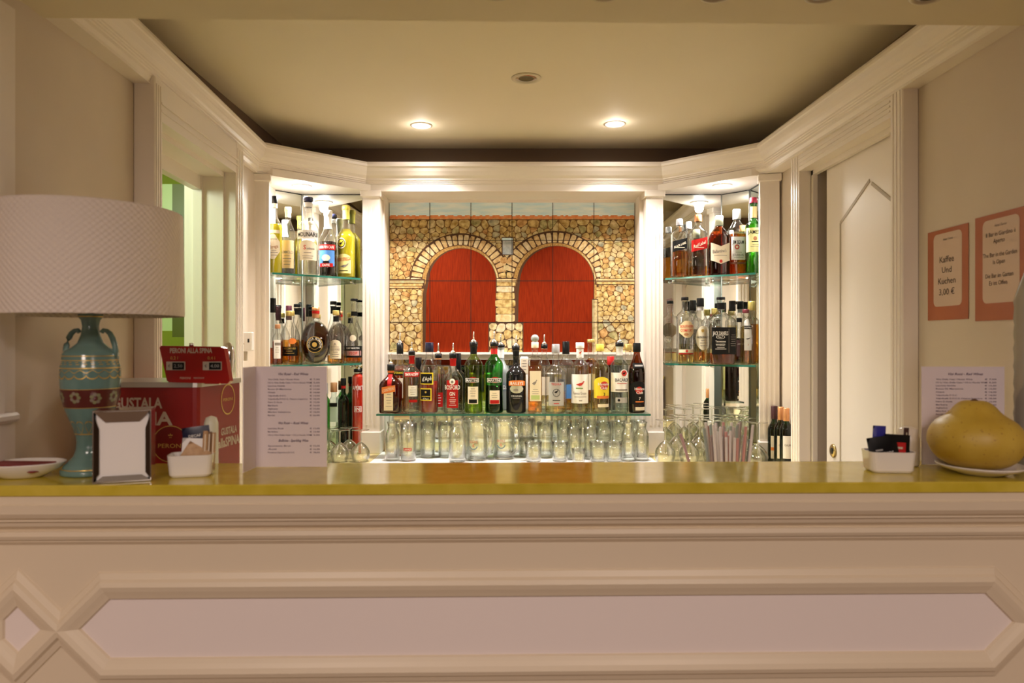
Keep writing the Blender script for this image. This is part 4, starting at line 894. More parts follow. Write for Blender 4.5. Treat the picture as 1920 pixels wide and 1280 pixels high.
place(cs, 0, 736, 3.06, 'small clear carafe at the left end under the central shelf', GRP)
place(tl, 0, 766, 3.05, 'tall clear glass with a small red printed mark, under the left of the central shelf', GRP)
u = 0
for (px, d, lab) in [(802, 3.14, 'tall clear tumbler between the red marked glass and the carafe, left of two'), (836, 3.14, 'tall clear tumbler just left of the front carafe'),
        (1022, 3.14, 'tall clear tumbler right of the two beer mugs'), (1058, 3.20, 'tall clear tumbler behind the low ones right of the mugs'), (1132, 3.16, 'tall clear tumbler behind a low pair at the right'),
        (1160, 3.18, 'tall clear tumbler behind the carafes at the right end'), (752, 3.20, 'tall clear tumbler in the back row at the far left'), (784, 3.23, 'tall clear tumbler in the back row behind the red mark'),
        (868, 3.24, 'tall clear tumbler behind the front carafe'), (920, 3.27, 'tall clear tumbler behind the gap between the mugs'), (985, 3.24, 'tall clear tumbler in the back right of the second mug'),
        (1092, 3.26, 'tall clear tumbler in the back row right of centre'), (1196, 3.20, 'tall clear tumbler at the right end of the back row')]:
    place(ta, u, px, d, lab, GRP); u = 1
place(tb, 0, 1077, 3.08, 'middle height tumbler, left one of the pair right of centre', GRP); place(tb, 1, 1108, 3.09, 'middle height tumbler, right one of the pair right of centre', GRP)
u = 0
for (px, d, z, lab) in [(987, 3.16, 0, 'low tumbler right beside the second mug'), (1000, 3.03, 0, 'low tumbler standing in front of the tall one right of the mugs'), (987, 3.16, .087, 'low tumbler stacked on the one beside the second mug'),
        (1050, 3.04, 0, 'low tumbler left of the middle height pair'), (1121, 3.03, 0, 'low tumbler, left of the front pair near the right end'), (1151, 3.03, 0, 'low tumbler, right of the front pair near the right end')]:
    place(tc, u, px, d, lab, GRP, z=WZ+.0018+z); u = 1
place(td, 0, 1085, 3.00, 'smallest tumbler in front of the middle height pair', GRP)
place(cf, 0, 858, 3.03, 'clear carafe in front with flared neck and thick base', GRP)
place(cs, 1, 1178, 3.05, 'small clear carafe near the right end, left of two', GRP); place(cs, 1, 1203, 3.06, 'small clear carafe at the right end, right of two', GRP)
# beer mugs
mg = thing('beer_mug', 'glass beer mug with faded red and blue crest, left one of two', 'mug', (X(894, 3.08), 3.08, WZ+.0018), 0, 'beer mugs')
mb = MB(); shell(mb, [(.045, 0), (.048, .004), (.047, .06), (.046, .13), (.050, .150), (.055, .158), (.056, .182)], .004, G_WARE, .012, seg=30); mb.build('mug_body', mg)
mb = MB(); mb.tube([(.038, -.030, .145), (.050, -.048, .140), (.058, -.062, .118), (.060, -.066, .080), (.056, -.060, .045), (.044, -.042, .028), (.036, -.030, .028)], [.010, .009, .009, .009, .009, .009, .010], G_WARE, seg=12); mb.build('handle', mg)
k = MB(); rr = .0488; fn = lambda a, b: (rr*math.sin(a/rr-.25), -rr*math.cos(a/rr-.25), b)
FADR = mat('faded_red_print', (.62, .25, .15), .5); FADB = mat('faded_blue_print', (.14, .20, .30), .5)
k.text('BIERE', 0, .082, .011, FADR, fn=fn, width=.036); k.text('&', 0, .066, .012, FADR, fn=fn, bold=.02)
arcp = [(.020*math.cos(math.radians(a)), .070+.022*math.sin(math.radians(a))) for a in range(200, 341, 14)]; arci = [(.016*math.cos(math.radians(a)), .070+.018*math.sin(math.radians(a))) for a in range(200, 341, 14)]
k.add([fn(*p) for p in arcp+arci], [(i, i+1, len(arcp)+i+1, len(arcp)+i) for i in range(len(arcp)-1)], FADB); k.build('printed_crest', mg)
dup(mg, (X(945, 3.11), 3.11, WZ+.0018), 0, 'glass beer mug with faded red and blue crest, right one of two')
# stemmed glasses turned upside down
def wine_glass(r, h, bh):
    t = thing('wine_glass', '', 'wine glass'); mb = MB()
    o = [(r*.80, .0)]+[(r*(.80+.2*math.sin(PI*.5*min(1, k/.4))) if k < .4 else r*math.cos((k-.4)/.6*PI/2)**.75, bh*k) for k in (.12, .25, .4, .52, .64, .76, .86, .94, .985)]+[(.0040, bh)]
    inner = [(max(a-.0013, .0005), b-.0012 if b > .01 else b) for a, b in reversed(o)]
    mb.lathe([(.0005, bh-.003)]+inner[1:]+o, G_WARE, seg=26); mb.build('glass_bowl', t)
    MB().lathe([(.0040, bh-.001), (.0036, bh+.01), (.0036, h-.012), (.006, h-.006)], G_WARE, seg=12).build('stem', t)
    MB().lathe([(.006, h-.006), (r*.5, h-.003), (r*.95, h-.001), (r*.95, h), (.0005, h+.0002)], G_WARE, seg=26).build('foot', t); return t
wr = wine_glass(.043, .185, .100); wl = wine_glass(.040, .135, .085); u = 0
LR = 'tall stemmed wine glass upside down in the cluster below the right corner shelves'; LL = 'stemmed wine glass upside down in the cluster below the left corner shelves'
for (px, d) in [(1247, 2.98), (1292, 2.97), (1337, 2.96), (1382, 2.95), (1420, 2.88), (1268, 3.08), (1312, 3.07), (1356, 3.06), (1399, 3.05), (1272, 3.18), (1312, 3.17), (1352, 3.16), (1390, 3.15)]:
    place(wr, u, px, d, LR, 'upturned wine glasses at the right', z=WZ+.0005); u = 1
u = 0
for (px, d) in [(676, 3.04), (637, 3.03), (598, 2.99), (560, 2.98), (655, 3.12), (617, 3.09), (578, 3.06), (540, 3.05)]:
    place(wl, u, px, d, LL, 'upturned wine glasses at the left', z=WZ+.0005); u = 1

# ------------------------------------------------------------------ straws in a beaker
SZ = WZ-.02
bk = MB(); shell(bk, [(.040, 0), (.042, .003), (.050, .16)], .0025, mat('teal_plastic', (.02, .16, .13), .35), .005)
sbx, sby = X(1366, 1.78), 1.78
tag(bk.build('straw_beaker'), 'dark teal beaker holding the bunch of wrapped straws', 'beaker', loc=(sbx, sby, SZ+.0005))
rs = random.Random(5)
SC = [mat('straw_paper_white', (.85, .80, .78), .5), mat('straw_paper_pink', (.70, .36, .32), .5), mat('straw_grey_green', (.36, .42, .38), .5), mat('straw_brown_grey', (.42, .33, .32), .5)]
protos = []
for i in range(40):
    a = i*2.39996; q = math.sqrt((i+.5)/40)
    bx, by = sbx+.027*q*math.cos(a), sby+.027*q*math.sin(a)
    tx = sbx+.064*q*math.cos(a); ty = sby+.052*q*math.sin(a)
    L = rs.uniform(.285, .325); ddx, ddy = tx-bx, ty-by; hz = math.sqrt(L*L-ddx*ddx-ddy*ddy)
    m_ = SC[(i*7) % 4 if i % 3 else 0]
    o = MB().tube([(0, 0, 0), (ddx, ddy, hz)], .0035, m_, seg=8, cap=True); o.tube([(ddx*.62, ddy*.62, hz*.62), (ddx*.70, ddy*.70, hz*.70)], .0038, SC[1 if i % 2 else 2], seg=8)
    tag(o.build('drinking_straw'), 'paper wrapped drinking straw standing in the teal beaker bunch', 'straw', 'straws in the beaker', loc=(bx, by, SZ+.008))
o = MB().tube([(0, 0, 0), (-.100, -.045, .30)], .0036, mat('straw_mauve', (.55, .36, .38), .5), seg=10)
tag(o.build('drinking_straw'), 'single mauve straw leaning far out to the left of the bunch', 'straw', loc=(sbx-.036, sby-.022, SZ+.012))

# ------------------------------------------------------------------ things on the counter
CT = TOP+.0006
# lamp
lx, ly = X(170, 1.385), 1.385
t = thing('table_lamp', 'turquoise urn shaped table lamp with wide white woven drum shade', 'table lamp', (lx, ly, CT))
s = 1.385/F
AQ = noisy('aqua_glaze', (.12, .22, .20), (.15, .26, .24), 12, .15)
def yz(y): return (888-y)*s
pr = [(.0005, 0), (49*s, 0), (50*s, .002), (50*s, yz(880)), (46*s, yz(877)), (44*s, yz(871)), (38*s, yz(866)), (28*s, yz(855)), (24*s, yz(843)), (23*s, yz(828)), (25*s, yz(816)), (30*s, yz(800)), (37*s, yz(782)), (43*s, yz(765)), (48*s, yz(742)),
      (50*s, yz(720)), (50*s, yz(700)), (49.5*s, yz(688)), (47*s, yz(681)), (47*s, yz(667)), (44*s, yz(660)), (32*s, yz(654)), (22*s, yz(645)), (16*s, yz(630)), (14*s, yz(614)), (16*s, yz(602)), (21*s, yz(596)), (21*s, yz(591)), (8*s, yz(590))]
MB().lathe(pr, AQ, seg=48).build('lamp_base', t)
def rad(z):
    for a, b in zip(pr[1:], pr[2:]):
        if a[1] <= z <= b[1] and b[1] > a[1]: return a[0]+(b[0]-a[0])*(z-a[1])/(b[1]-a[1])
    return pr[-1][0]
def band(y0, y1, m, off=.0005):
    k = 5; return [(rad(yz(y1+(y0-y1)*i/k))+off, yz(y1+(y0-y1)*i/k)) for i in range(k+1)], m
m = MB()
for (a, b, mm) in [(730, 763, mat('maroon_band', (.10, .015, .012), .3)), (676, 677.5, GOLD), (690, 692, GOLD), (668, 669.5, GOLD), (812, 814, GOLD), (595, 596.5, GOLD), (729, 730, GOLD), (763, 764, GOLD), (876, 877.5, GOLD)]:
    m = MB(); p_, q_ = band(a, b, mm, .0006); m.lathe(p_, q_, seg=48); m.build('painted_band', t)
def curve_on(m, pts, w_, mm):
    vs = []
    for i, (a, y) in enumerate(pts):
        for e in (-1, 1):
            yy_ = y+e*w_/2; r = rad(yz(yy_))+.0008; vs.append((r*math.sin(a), -r*math.cos(a), yz(yy_)))
    m.add(vs, [(2*i, 2*i+1, 2*i+3, 2*i+2) for i in range(len(pts)-1)], mm)
m = MB()
curve_on(m, [(2*PI*i/160, 704+6*abs(math.sin(i*PI/10))**.6) for i in range(161)], 2.2, GOLD)
m.build('gold_swag', t); m = MB()
curve_on(m, [(2*PI*i/160, 697+2.5*math.cos(i*PI/5)) for i in range(161)], 1.2, GOLD)
m.build('gold_line', t); m = MB()
for j in range(14):
    a0 = 2*PI*j/14
    curve_on(m, [(a0+.16*math.sin(q*PI/12), 811-22*math.sin(q*PI/24)) for q in range(13)], 1.8, GOLD); curve_on(m, [(a0+.42-.16*math.sin(q*PI/12), 811-22*math.sin(q*PI/24)) for q in range(13)], 1.8, GOLD)
m.build('leaf_ornament', t); m = MB()
for j in range(24):
    a0 = 2*PI*j/24
    curve_on(m, [(a0, 680), (a0+.12, 680)], 1.2, GOLD); curve_on(m, [(a0+.03, 684), (a0+.16, 684)], 1.2, GOLD)
m.build('key_pattern', t); m = MB()
FLW = mat('cream_flower', (.26, .22, .17), .35); FLG = mat('olive_leaf_paint', (.24, .24, .12), .35)
for j in range(9):
    a0 = 2*PI*j/9; yc = 744+2*(j % 2)
    for q in range(7):
        b = q*2*PI/7; ca, cy_ = a0+.14*math.cos(b), yc+7.5*math.sin(b); vs = []
        for k_ in range(8):
            c = k_*PI/4; aa, yy_ = ca+.075*math.cos(c), cy_+3.4*math.sin(c); r = rad(yz(yy_))+.0012; vs.append((r*math.sin(aa), -r*math.cos(aa), yz(yy_)))
        m.add(vs, [tuple(range(8))], FLW if q % 2 else FLG)
m.build('flower_ornament', t)
for sg in (-1, 1):
    k = MB(); k.tube([(sg*a*s, 0, yz(y)) for a, y in [(45, 672), (47, 660), (45, 648), (41, 636), (36, 627), (30, 622), (24, 621), (21, 625)]], [4.5*s, 5*s, 5*s, 5*s, 4.6*s, 4*s, 3.8*s, 4.2*s], AQ, seg=12); k.build('handle', t)
k = MB(); k.tube([(0, 0, yz(592)), (0, 0, yz(575))], .006, CHROME); k.build('lamp_holder', t)
SH = mat('woven_shade_fabric', (.80, .72, .64), .7); nt = SH.node_tree; b = nt.nodes['Principled BSDF']
b.inputs['Transmission Weight'].default_value = 0
tcn = nt.nodes.new('ShaderNodeTexCoord'); sp = nt.nodes.new('ShaderNodeSeparateXYZ'); at = nt.nodes.new('ShaderNodeMath'); at.operation = 'ARCTAN2'
cm = nt.nodes.new('ShaderNodeCombineXYZ'); ck = nt.nodes.new('ShaderNodeTexChecker'); ck.inputs['Scale'].default_value = 1
ma = nt.nodes.new('ShaderNodeMath'); ma.operation = 'MULTIPLY'; ma.inputs[1].default_value = 45; mz = nt.nodes.new('ShaderNodeMath'); mz.operation = 'MULTIPLY'; mz.inputs[1].default_value = 210
wv = nt.nodes.new('ShaderNodeMath'); wv.operation = 'SINE'; w2 = nt.nodes.new('ShaderNodeMath'); w2.operation = 'SINE'; mm_ = nt.nodes.new('ShaderNodeMath'); mm_.operation = 'MULTIPLY'
bp = nt.nodes.new('ShaderNodeBump'); bp.inputs['Strength'].default_value = .30; bp.inputs['Distance'].default_value = .003
L_ = nt.links.new
L_(tcn.outputs['Object'], sp.inputs[0]); L_(sp.outputs[0], at.inputs[0]); L_(sp.outputs[1], at.inputs[1]); L_(at.outputs[0], ma.inputs[0]); L_(sp.outputs[2], mz.inputs[0])
ma.inputs[1].default_value = 84; mz.inputs[1].default_value = 560
L_(ma.outputs[0], wv.inputs[0]); L_(mz.outputs[0], w2.inputs[0]); L_(wv.outputs[0], mm_.inputs[0]); L_(w2.outputs[0], mm_.inputs[1]); L_(mm_.outputs[0], bp.inputs['Height']); L_(bp.outputs[0], b.inputs['Normal'])
z0, z1, rs_ = 1.457-CT, 1.660-CT, .166
MB().lathe([(rs_, z0), (rs_+.001, z0+.003), (rs_-.002, z1-.003), (rs_-.003, z1), (rs_-.005, z1), (rs_-.004, z0), (rs_, z0)], SH, seg=72).build('lamp_shade', t)
k = MB()
for a in (0, 2.1, 4.2): k.tube([(0, 0, z1-.02), (.162*math.cos(a), .162*math.sin(a), z1-.01)], .0015, CHROME, seg=6)
k.tube([(0, 0, yz(576)), (0, 0, z1-.02)], .003, CHROME, seg=8); k.build('shade_carrier', t)
# napkin dispenser
t = thing('napkin_dispenser', 'chrome napkin dispenser filled with white napkins beside the lamp', 'napkin dispenser', (X(232, 1.315), 1.319, CT), math.radians(20))
w2_, hh_, dd_ = .0475, .131, .030
k = MB(); k.box(-w2_, w2_, -dd_, dd_, 0, .003, CHROME, bev=.001); k.box(-w2_, w2_, -dd_, dd_, hh_-.003, hh_, CHROME, bev=.001); k.box(-w2_, -w2_+.002, -dd_, dd_, .003, hh_-.003, CHROME); k.box(w2_-.002, w2_, -dd_, dd_, .003, hh_-.003, CHROME)
k.build('dispenser_case', t)
for y_ in (-1, 1):
    k = MB(); yf = y_*dd_
    A = [(-w2_, 0), (w2_, 0), (w2_, hh_), (-w2_, hh_)]; ix, iz0, iz1 = w2_-.012, .012, hh_-.022
    k.add([(A[3][0], yf, A[3][1]), (A[2][0], yf, A[2][1]), (ix-.008, yf*.86, iz1), (-ix+.008, yf*.86, iz1)], [(0, 1, 2, 3)], CHROMED)
    k.add([(A[0][0], yf, A[0][1]), (A[1][0], yf, A[1][1]), (ix-.004, yf*.9, iz0), (-ix+.004, yf*.9, iz0)], [(3, 2, 1, 0)], CHROMED)
    for sg in (-1, 1): k.add([(sg*w2_, yf, .004), (sg*w2_, yf, hh_-.004), (sg*(w2_-.010), yf*.9, hh_-.034), (sg*(w2_-.010), yf*.9, .016)], [(0, 1, 2, 3)], CHROMED)
    k.build('dispenser_flange', t)
MB().box(-w2_+.004, w2_-.004, -dd_*.80, dd_*.80, .004, hh_-.006, WHITEP, bev=.002).build('napkin_stack', t)
# sugar boxes
def rbox(mb, w, d, h, th, m, taper=.92, r=.012):
    def ring(w_, d_, z, r_):
        pts = []
        for cx, cy, a0 in [(w_-r_, d_-r_, 0), (-w_+r_, d_-r_, 90), (-w_+r_, -d_+r_, 180), (w_-r_, -d_+r_, 270)]:
            for i in range(5): a = math.radians(a0+i*22.5); pts.append((cx+r_*math.cos(a), cy+r_*math.sin(a), z))
        return pts
    R = [ring(w*taper*.9, d*taper*.9, 0, r*.8), ring(w*taper, d*taper, .004, r), ring(w, d, h, r), ring(w-th, d-th, h, r-th*.5), ring(w*taper-th, d*taper-th, .006, r-th*.5)]
    n_ = 20; fs = [tuple(range(n_-1, -1, -1)), tuple(range(4*n_, 5*n_))]
    for q in range(4):
        for i in range(n_): j = (i+1) % n_; fs.append((q*n_+i, q*n_+j, (q+1)*n_+j, (q+1)*n_+i))
    mb.add(sum(R, []), fs, m, False)
def sachet(label, loc, w, h, m, rx, ry, rz, deco=(), grp=None, th=.0035):
    k = MB(); n_ = 6
    vs = []; fs = []
    for sgn in (-1, 1):
        for i in range(n_+1):
            for j in range(n_+1):
                u, v = i/n_, j/n_; vs.append(((u-.5)*w, sgn*th*math.sin(PI*u)**.5*math.sin(PI*v)**.5, v*h))
    q = (n_+1)**2
    for i in range(n_):
        for j in range(n_):
            a = i*(n_+1)+j; fs.append((a, a+n_+1, a+n_+2, a+1)); fs.append((q+a, q+a+1, q+a+n_+2, q+a+n_+1))
    k.add(vs, fs, m, True)
    for (st, x, z, hh, tm, wd) in deco:
        if st[0] == '#': k.add([(x-wd/2, -th-.0006, z-hh/2), (x+wd/2, -th-.0006, z-hh/2), (x+wd/2, -th-.0006, z+hh/2), (x-wd/2, -th-.0006, z+hh/2)], [(0, 1, 2, 3)], tm)
        else: k.text(st, x, z, hh, tm, width=wd, fn=lambda a, b: (a, -th-.0009, b), bold=.01)
    o = k.build('sugar_sachet'); tag(o, label, 'sachet', grp, loc); o.rotation_euler = (rx, ry, rz); return o
bx, by = X(357, 1.355), 1.362
t = MB(); rbox(t, .0405, .028, .041, .003, WHITEC); tag(t.build('sugar_box'), 'white ceramic box of sugar sachets beside the napkin dispenser', 'sugar box', loc=(bx, by, CT), rz=math.radians(14))
BRS = noisy('brown_sugar_paper', (.42, .24, .10), (.55, .34, .17), 90, .5)
sachet('tan brown sugar sachet, tilted, at the front of the left sugar box', (bx-.008, by-.013, CT+.010), .045, .052, BRS, -.15, .55, .2, [('#', 0, .026, .004, PINKL, .024)])
sachet('white sachet with a small teal mark in the left sugar box', (bx+.006, by-.002, CT+.008), .052, .062, WHITEP, -.08, .05, .2, [('#', .012, .040, .008, mat('teal_print', (.05, .35, .35), .5), .009)])
sachet('navy blue sachet with small white lettering standing highest in the left sugar box', (bx+.010, by+.009, CT+.030), .050, .062, NAVY, .0, -.12, .2, [('DECAF', -.002, .045, .005, inkW, .022)])
for i, (dx_, m_) in enumerate([(.022, BRS), (.028, mat('coffee_brown_paper', (.18, .09, .04), .5)), (.034, BRS)]):
    sachet('upright narrow brown stick sachet, %s of three, right end of the left sugar box' % ['leftmost', 'middle', 'rightmost'][i], (bx+dx_, by+.002+i*.004, CT+.008), .009, .076-i*.002, m_, 0, .04, .3, [('#', 0, .045, .05, CREAMP, .002)], th=.002)
bx, by = X(1668, 1.40), 1.405
t = MB(); rbox(t, .044, .028, .040, .003, WHITEC); tag(t.build('sugar_box'), 'white ceramic box of dark sachets beside the yellow fruit', 'sugar box', loc=(bx, by, CT), rz=math.radians(-5))
sachet('black sachet with white lettering at the front of the right sugar box', (bx-.010, by-.013, CT+.010), .058, .060, BLACK, -.1, -.14, 0, [('EMOS', .006, .026, .007, inkW, .022), ('#', -.010, .034, .003, SILV, .014)])
sachet('black sachet with a red patch in the right sugar box', (bx+.014, by-.004, CT+.010), .050, .062, BLACK, -.05, .06, 0, [('#', .004, .030, .034, REDC, .022), ('#', .002, .036, .004, CREAMP, .014)])
sachet('dark blue packet standing above the others at the left of the right sugar box', (bx-.016, by+.008, CT+.030), .026, .058, mat('royal_blue_foil', (.03, .03, .28), .3), 0, .05, 0)
sachet('black and tan stick sachet at the right end of the right sugar box', (bx+.036, by+.006, CT+.010), .012, .074, mat('dark_maroon_paper', (.05, .015, .015), .5), 0, .05, .2, [('#', -.001, .04, .05, CREAMP, .002)], th=.002)
wc = MB().lathe([(.0005, 0), (.019, 0), (.022, .004), (.022, .056), (.020, .060), (.018, .074), (.010, .079), (.0005, .080)], mat('translucent_white_plastic', (.72, .66, .58), .3), seg=24)
tag(wc.build('shaker'), 'small round whitish shaker behind the sugar box of dark sachets', 'shaker', loc=(X(1706, 1.46), 1.468, CT))
# menu cards
INKM = mat('menu_ink', (.10, .06, .12), .6); LIL = mat('lilac_paper', (.76, .68, .72), .6)
def menu(label, px, d, w, h, flap, fw, rz, lines, back=False):
    t = thing('menu_card', label, 'menu card', (X(px, d), d, CT), rz)
    k = MB().box(0, w, -.0006, .0006, 0, h, LIL)
    fn = lambda a, b: (a, -.0011, b)
    y = h*.925
    for ln in lines:
        if ln[0] == '*': k.text(ln[1], w*.53, y, h*.024, INKM, shear=.35, fn=fn, bold=.018, width=w*.42); y -= h*.054
        elif ln[0] == '-': y -= h*.022
        else:
            k.text(ln[0], w*.17, y, h*.0135, INKM, fn=fn, width=w*ln[2], bold=.014, align=0); k.text(ln[1], w*.90, y, h*.0135, INKM, fn=fn, width=w*.14, bold=.014, align=1); y -= h*.0325
    k.build('card_front', t)
    f = MB().box(0, fw, -.0006, .0006, 0, h, LIL)
    o = f.build('card_flap', t); o.rotation_euler = (0, 0, flap); return t
ML = [('*', 'Vini Rossi - Red Wines'), ('Vino Della Casa / House Wine', '€ 7,00', .44), ('1/2 Lt Vino Della Casa / 1/2 Lt House Wine', '€ 5,00', .62), ('Lacrima Nobile', '€ 13,00', .24), ('Rosso Di Maremma', '€ 13,00', .33), ('Chianti', '€ 14,00', .10),
      ('Valpolicella D.O.C.', '€ 14,00', .26), ('Valpolicella D.O.C.G. Classico Superiore', '€ 18,00', .56), ('Nero D Avola', '€ 15,00', .20), ('Barbera', '€ 16,00', .14), ('Aglianico', '€ 15,00', .14), ('Merlot Selezione', '€ 18,00', .32), ('Barolo', '€ 26,00', .10), ('-',), ('-',),
      ('*', 'Vini Rosé ~ Rosé Wines'), ('Lacrima Rosé', '€ 13,00', .22), ('Bardolino', '€ 13,00', .14), ('1/2 Lt Vino Della Casa / 1/2 Lt House Wine', '€ 5,00', .62), ('-',), ('*', 'Bollicine - Sparkling Wine'), ('Spumante Brut', '€ 15,00', .32), ('Asti', '€ 16,00', .12), ('Prosecco Superiore D.O.C.', '€ 18,00', .38)]
menu('folded lilac wine list card standing in the middle left of the counter', 480, 1.448, .1445, .2045, math.radians(-92), .064, 0, ML)
menu('folded lilac wine list card standing behind the yellow fruit', 1728, 1.478, .168, .203, math.radians(62), .03, math.radians(-2), ML[:13])
# plate with fruit
pxy = (X(1842, 1.372), 1.378)
pl = MB().lathe([(.0005, 0), (.040, 0), (.044, .003), (.066, .010), (.076, .016), (.077, .018), (.075, .0185), (.062, .0125), (.042, .006), (.0005, .005)], WHITEC, seg=48)
tag(pl.build('saucer'), 'white saucer under the big yellow fruit', 'saucer', loc=(pxy[0], pxy[1], CT))
FR = noisy('yellow_fruit_peel', (.50, .33, .035), (.58, .41, .06), 14, .45, bump=.25)
nt = FR.node_tree; b = nt.nodes['Principled BSDF']
n2 = nt.nodes.new('ShaderNodeTexNoise'); n2.inputs['Scale'].default_value = 22; n2.inputs['Detail'].default_value = 3; r2 = nt.nodes.new('ShaderNodeValToRGB')
r2.color_ramp.elements[0].position = .64; r2.color_ramp.elements[0].color = (0, 0, 0, 1); r2.color_ramp.elements[1].position = .76; r2.color_ramp.elements[1].color = (1, 1, 1, 1)
mx = nt.nodes.new('ShaderNodeMixRGB'); mx.inputs[2].default_value = (.22, .09, .02, 1)
src = b.inputs['Base Color'].links[0].from_socket
nt.links.new(n2.outputs[0], r2.inputs[0]); nt.links.new(r2.outputs[0], mx.inputs[0]); nt.links.new(src, mx.inputs[1]); nt.links.new(mx.outputs[0], b.inputs['Base Color'])
t = thing('pomelo', 'big yellow pear shaped citrus fruit on a white saucer', 'fruit', (pxy[0]-.010, pxy[1]-.004, CT+.0125))
vs = []; fs = []; RG, SG = 28, 44
pp = [(0, 0), (.030, .0005), (.052, .006), (.070, .020), (.081, .040), (.083, .055), (.079, .072), (.068, .088), (.052, .099), (.042, .108), (.034, .118), (.024, .126), (.012, .129), (0, .127)]
rf = random.Random(11); am = [(rf.uniform(-.03, .03), rf.randint(2, 5), rf.random()*6) for _ in range(5)]
def prf(u):
    q = u*(len(pp)-1); i = min(int(q), len(pp)-2); k_ = q-i; p0, p1, p2, p3 = pp[max(i-1, 0)], pp[i], pp[i+1], pp[min(i+2, len(pp)-1)]
    return [.5*((2*p1[c])+(-p0[c]+p2[c])*k_+(2*p0[c]-5*p1[c]+4*p2[c]-p3[c])*k_**2+(-p0[c]+3*p1[c]-3*p2[c]+p3[c])*k_**3) for c in (0, 1)]
for i in range(RG+1):
    r, z = prf(i/RG)
    for j in range(SG):
        a = 2*PI*j/SG; kk = 1+sum(A*math.sin(f*a+ph+z*20) for A, f, ph in am)*.5
        vs.append((max(r, .0003)*kk*math.cos(a)-.004*(z/.12), max(r, .0003)*kk*math.sin(a), max(z, 0)))
for i in range(RG):
    for j in range(SG): n_ = (j+1) % SG; fs.append((i*SG+j, i*SG+n_, (i+1)*SG+n_, (i+1)*SG+j))
MB().add(vs, fs, FR, True).build('fruit_body', t)
MB().lathe([(.0005, .132), (.004, .131), (.008, .128), (.010, .125)], mat('stem_scar', (.12, .05, .02), .7), seg=10).build('stem_scar', t).location = (-.004, 0, 0)
# plate with napkins at far left
t = thing('serving_plate', 'white oval plate with dark red napkins at the far left of the counter', 'plate', (X(28, 1.318)-.004, 1.343, CT)); t.rotation_euler = (0, 0, math.radians(10))
k = MB(); k.lathe([(.0005, 0), (.035, 0), (.040, .003), (.066, .016), (.074, .026), (.0755, .028), (.073, .028), (.060, .017), (.038, .006), (.0005, .005)], WHITEC, seg=40, ay=.66); k.build('plate_body', t)
t['label'] = 'white oval plate holding dark red napkins at the far left of the counter'
nk = MB()
for i in range(3):
    a = .25*i-.2; M = Matrix.Translation((X(28, 1.318)-.006, 1.343, CT+.016+.0035*i)) @ Matrix.Rotation(a, 4, 'Z') @ Matrix.Rotation(.06, 4, 'Y')
    tag(MB().box(-.052, .052, -.026, .026, 0, .003, mat('dark_red_napkin', (.20, .008, .012), .6), bev=.001, M=M).build('paper_napkin'), ['lowest dark red napkin on the far left plate', 'middle dark red napkin on the far left plate', 'top dark red napkin on the far left plate'][i], 'napkin', 'dark red napkins')
# wrapped bottle at the right edge
t = thing('wrapped_bottle', 'dark bottle in clear film cut off by the right edge of the photo', 'bottle', (X(1931, 1.44), 1.44, CT))
MB().lathe([(.0005, 0), (.022, 0), (.024, .003), (.024, .125), (.020, .145), (.010, .165), (.009, .20), (.0005, .20)], BLACK, seg=24).build('bottle_glass', t)
FILM = mat('cloudy_film', (.62, .58, .50), .25, **{'Transmission Weight': .55, 'IOR': 1.1})
k = MB(); k.lathe([(.027+.0012*math.sin(i*2.3), .001+.012*i) if i < 29 else (.028-.0032*(i-28)**1.1, .001+.012*i) for i in range(36)], FILM, seg=22); k.build('film_wrap', t)

# posters on the right wall
ORP = noisy('orange_paper', (.38, .10, .03), (.43, .12, .04), 8, .5); PPK = mat('pinkish_paper', (.66, .50, .40), .55); SINK = mat('sign_ink', (.09, .05, .03), .6)
def sign(label, ya, yb_, z0, z1, lines, m0):
    """ya far edge, yb_ near edge on the wall plane; u runs from far to near"""
    W, Hh = ya-yb_, z1-z0; t = thing('paper_sign', label, 'sign', (RW-.0015, ya, z0))
    fn = lambda a, b: (-.0012, -a, b)
    MB().box(-.0006, .0006, -W, 0, 0, Hh, ORP).build('sign_border', t)
    k = MB(); r = .014; x0, x1, y0, y1 = m0
    pts = []
    for cx, cy, a0 in [(x1-r, y1-r, 0), (x0+r, y1-r, 90), (x0+r, y0+r, 180), (x1-r, y0+r, 270)]:
        for i in range(6): a = math.radians(a0+18*i); pts.append((cx+r*math.cos(a), cy+r*math.sin(a)))
    k.add([(-.0010, -a, b) for a, b in pts], [tuple(range(len(pts)))], PPK)
    for (st, u, v, hh, wd, sh) in lines: k.text(st, u, v, hh, SINK, width=wd, shear=sh, bold=.004, fn=lambda a, b: (-.0016, -a, b))
    k.build('sign_panel', t)
dA, dB = 1.108*F/(1741-960), 1.108*F/(1817-960)
W1 = dA-dB
sign('orange bordered paper sign reading Kaffee Und Kuchen', dA, dB, Z(601, dA), Z(437, dA), [('Hotel Terme', W1*.53, .206, .006, .040, .35), ('Kaffee', W1*.50, .155, .016, .060, 0), ('Und', W1*.50, .128, .015, .040, 0), ('Kuchen', W1*.50, .100, .016, .072, 0), ('3,00 €', W1*.50, .072, .016, .064, 0)], (W1*.16, W1*.86, .035, .222))
dC, dD = 1.108*F/(1830-960), 1.108*F/(1922-960)
W2 = dC-dD
sign('larger orange bordered paper sign about the garden bar in three languages', dC, dD, Z(602, dC), Z(413, dC)+.004, [('Hotel Terme', W2*.55, .217, .006, .040, .35), ('Il Bar in Giardino è', W2*.55, .198, .010, .098, 0), ('Aperto', W2*.52, .182, .010, .038, 0), ('The Bar in the Garden', W2*.53, .151, .010, .112, 0), ('Is Open', W2*.52, .134, .010, .040, 0),
      ('Die Bar im Garten', W2*.52, .103, .010, .092, 0), ('Es ist Offen', W2*.50, .086, .010, .060, 0)], (W2*.17, W2*.92, .040, .232))

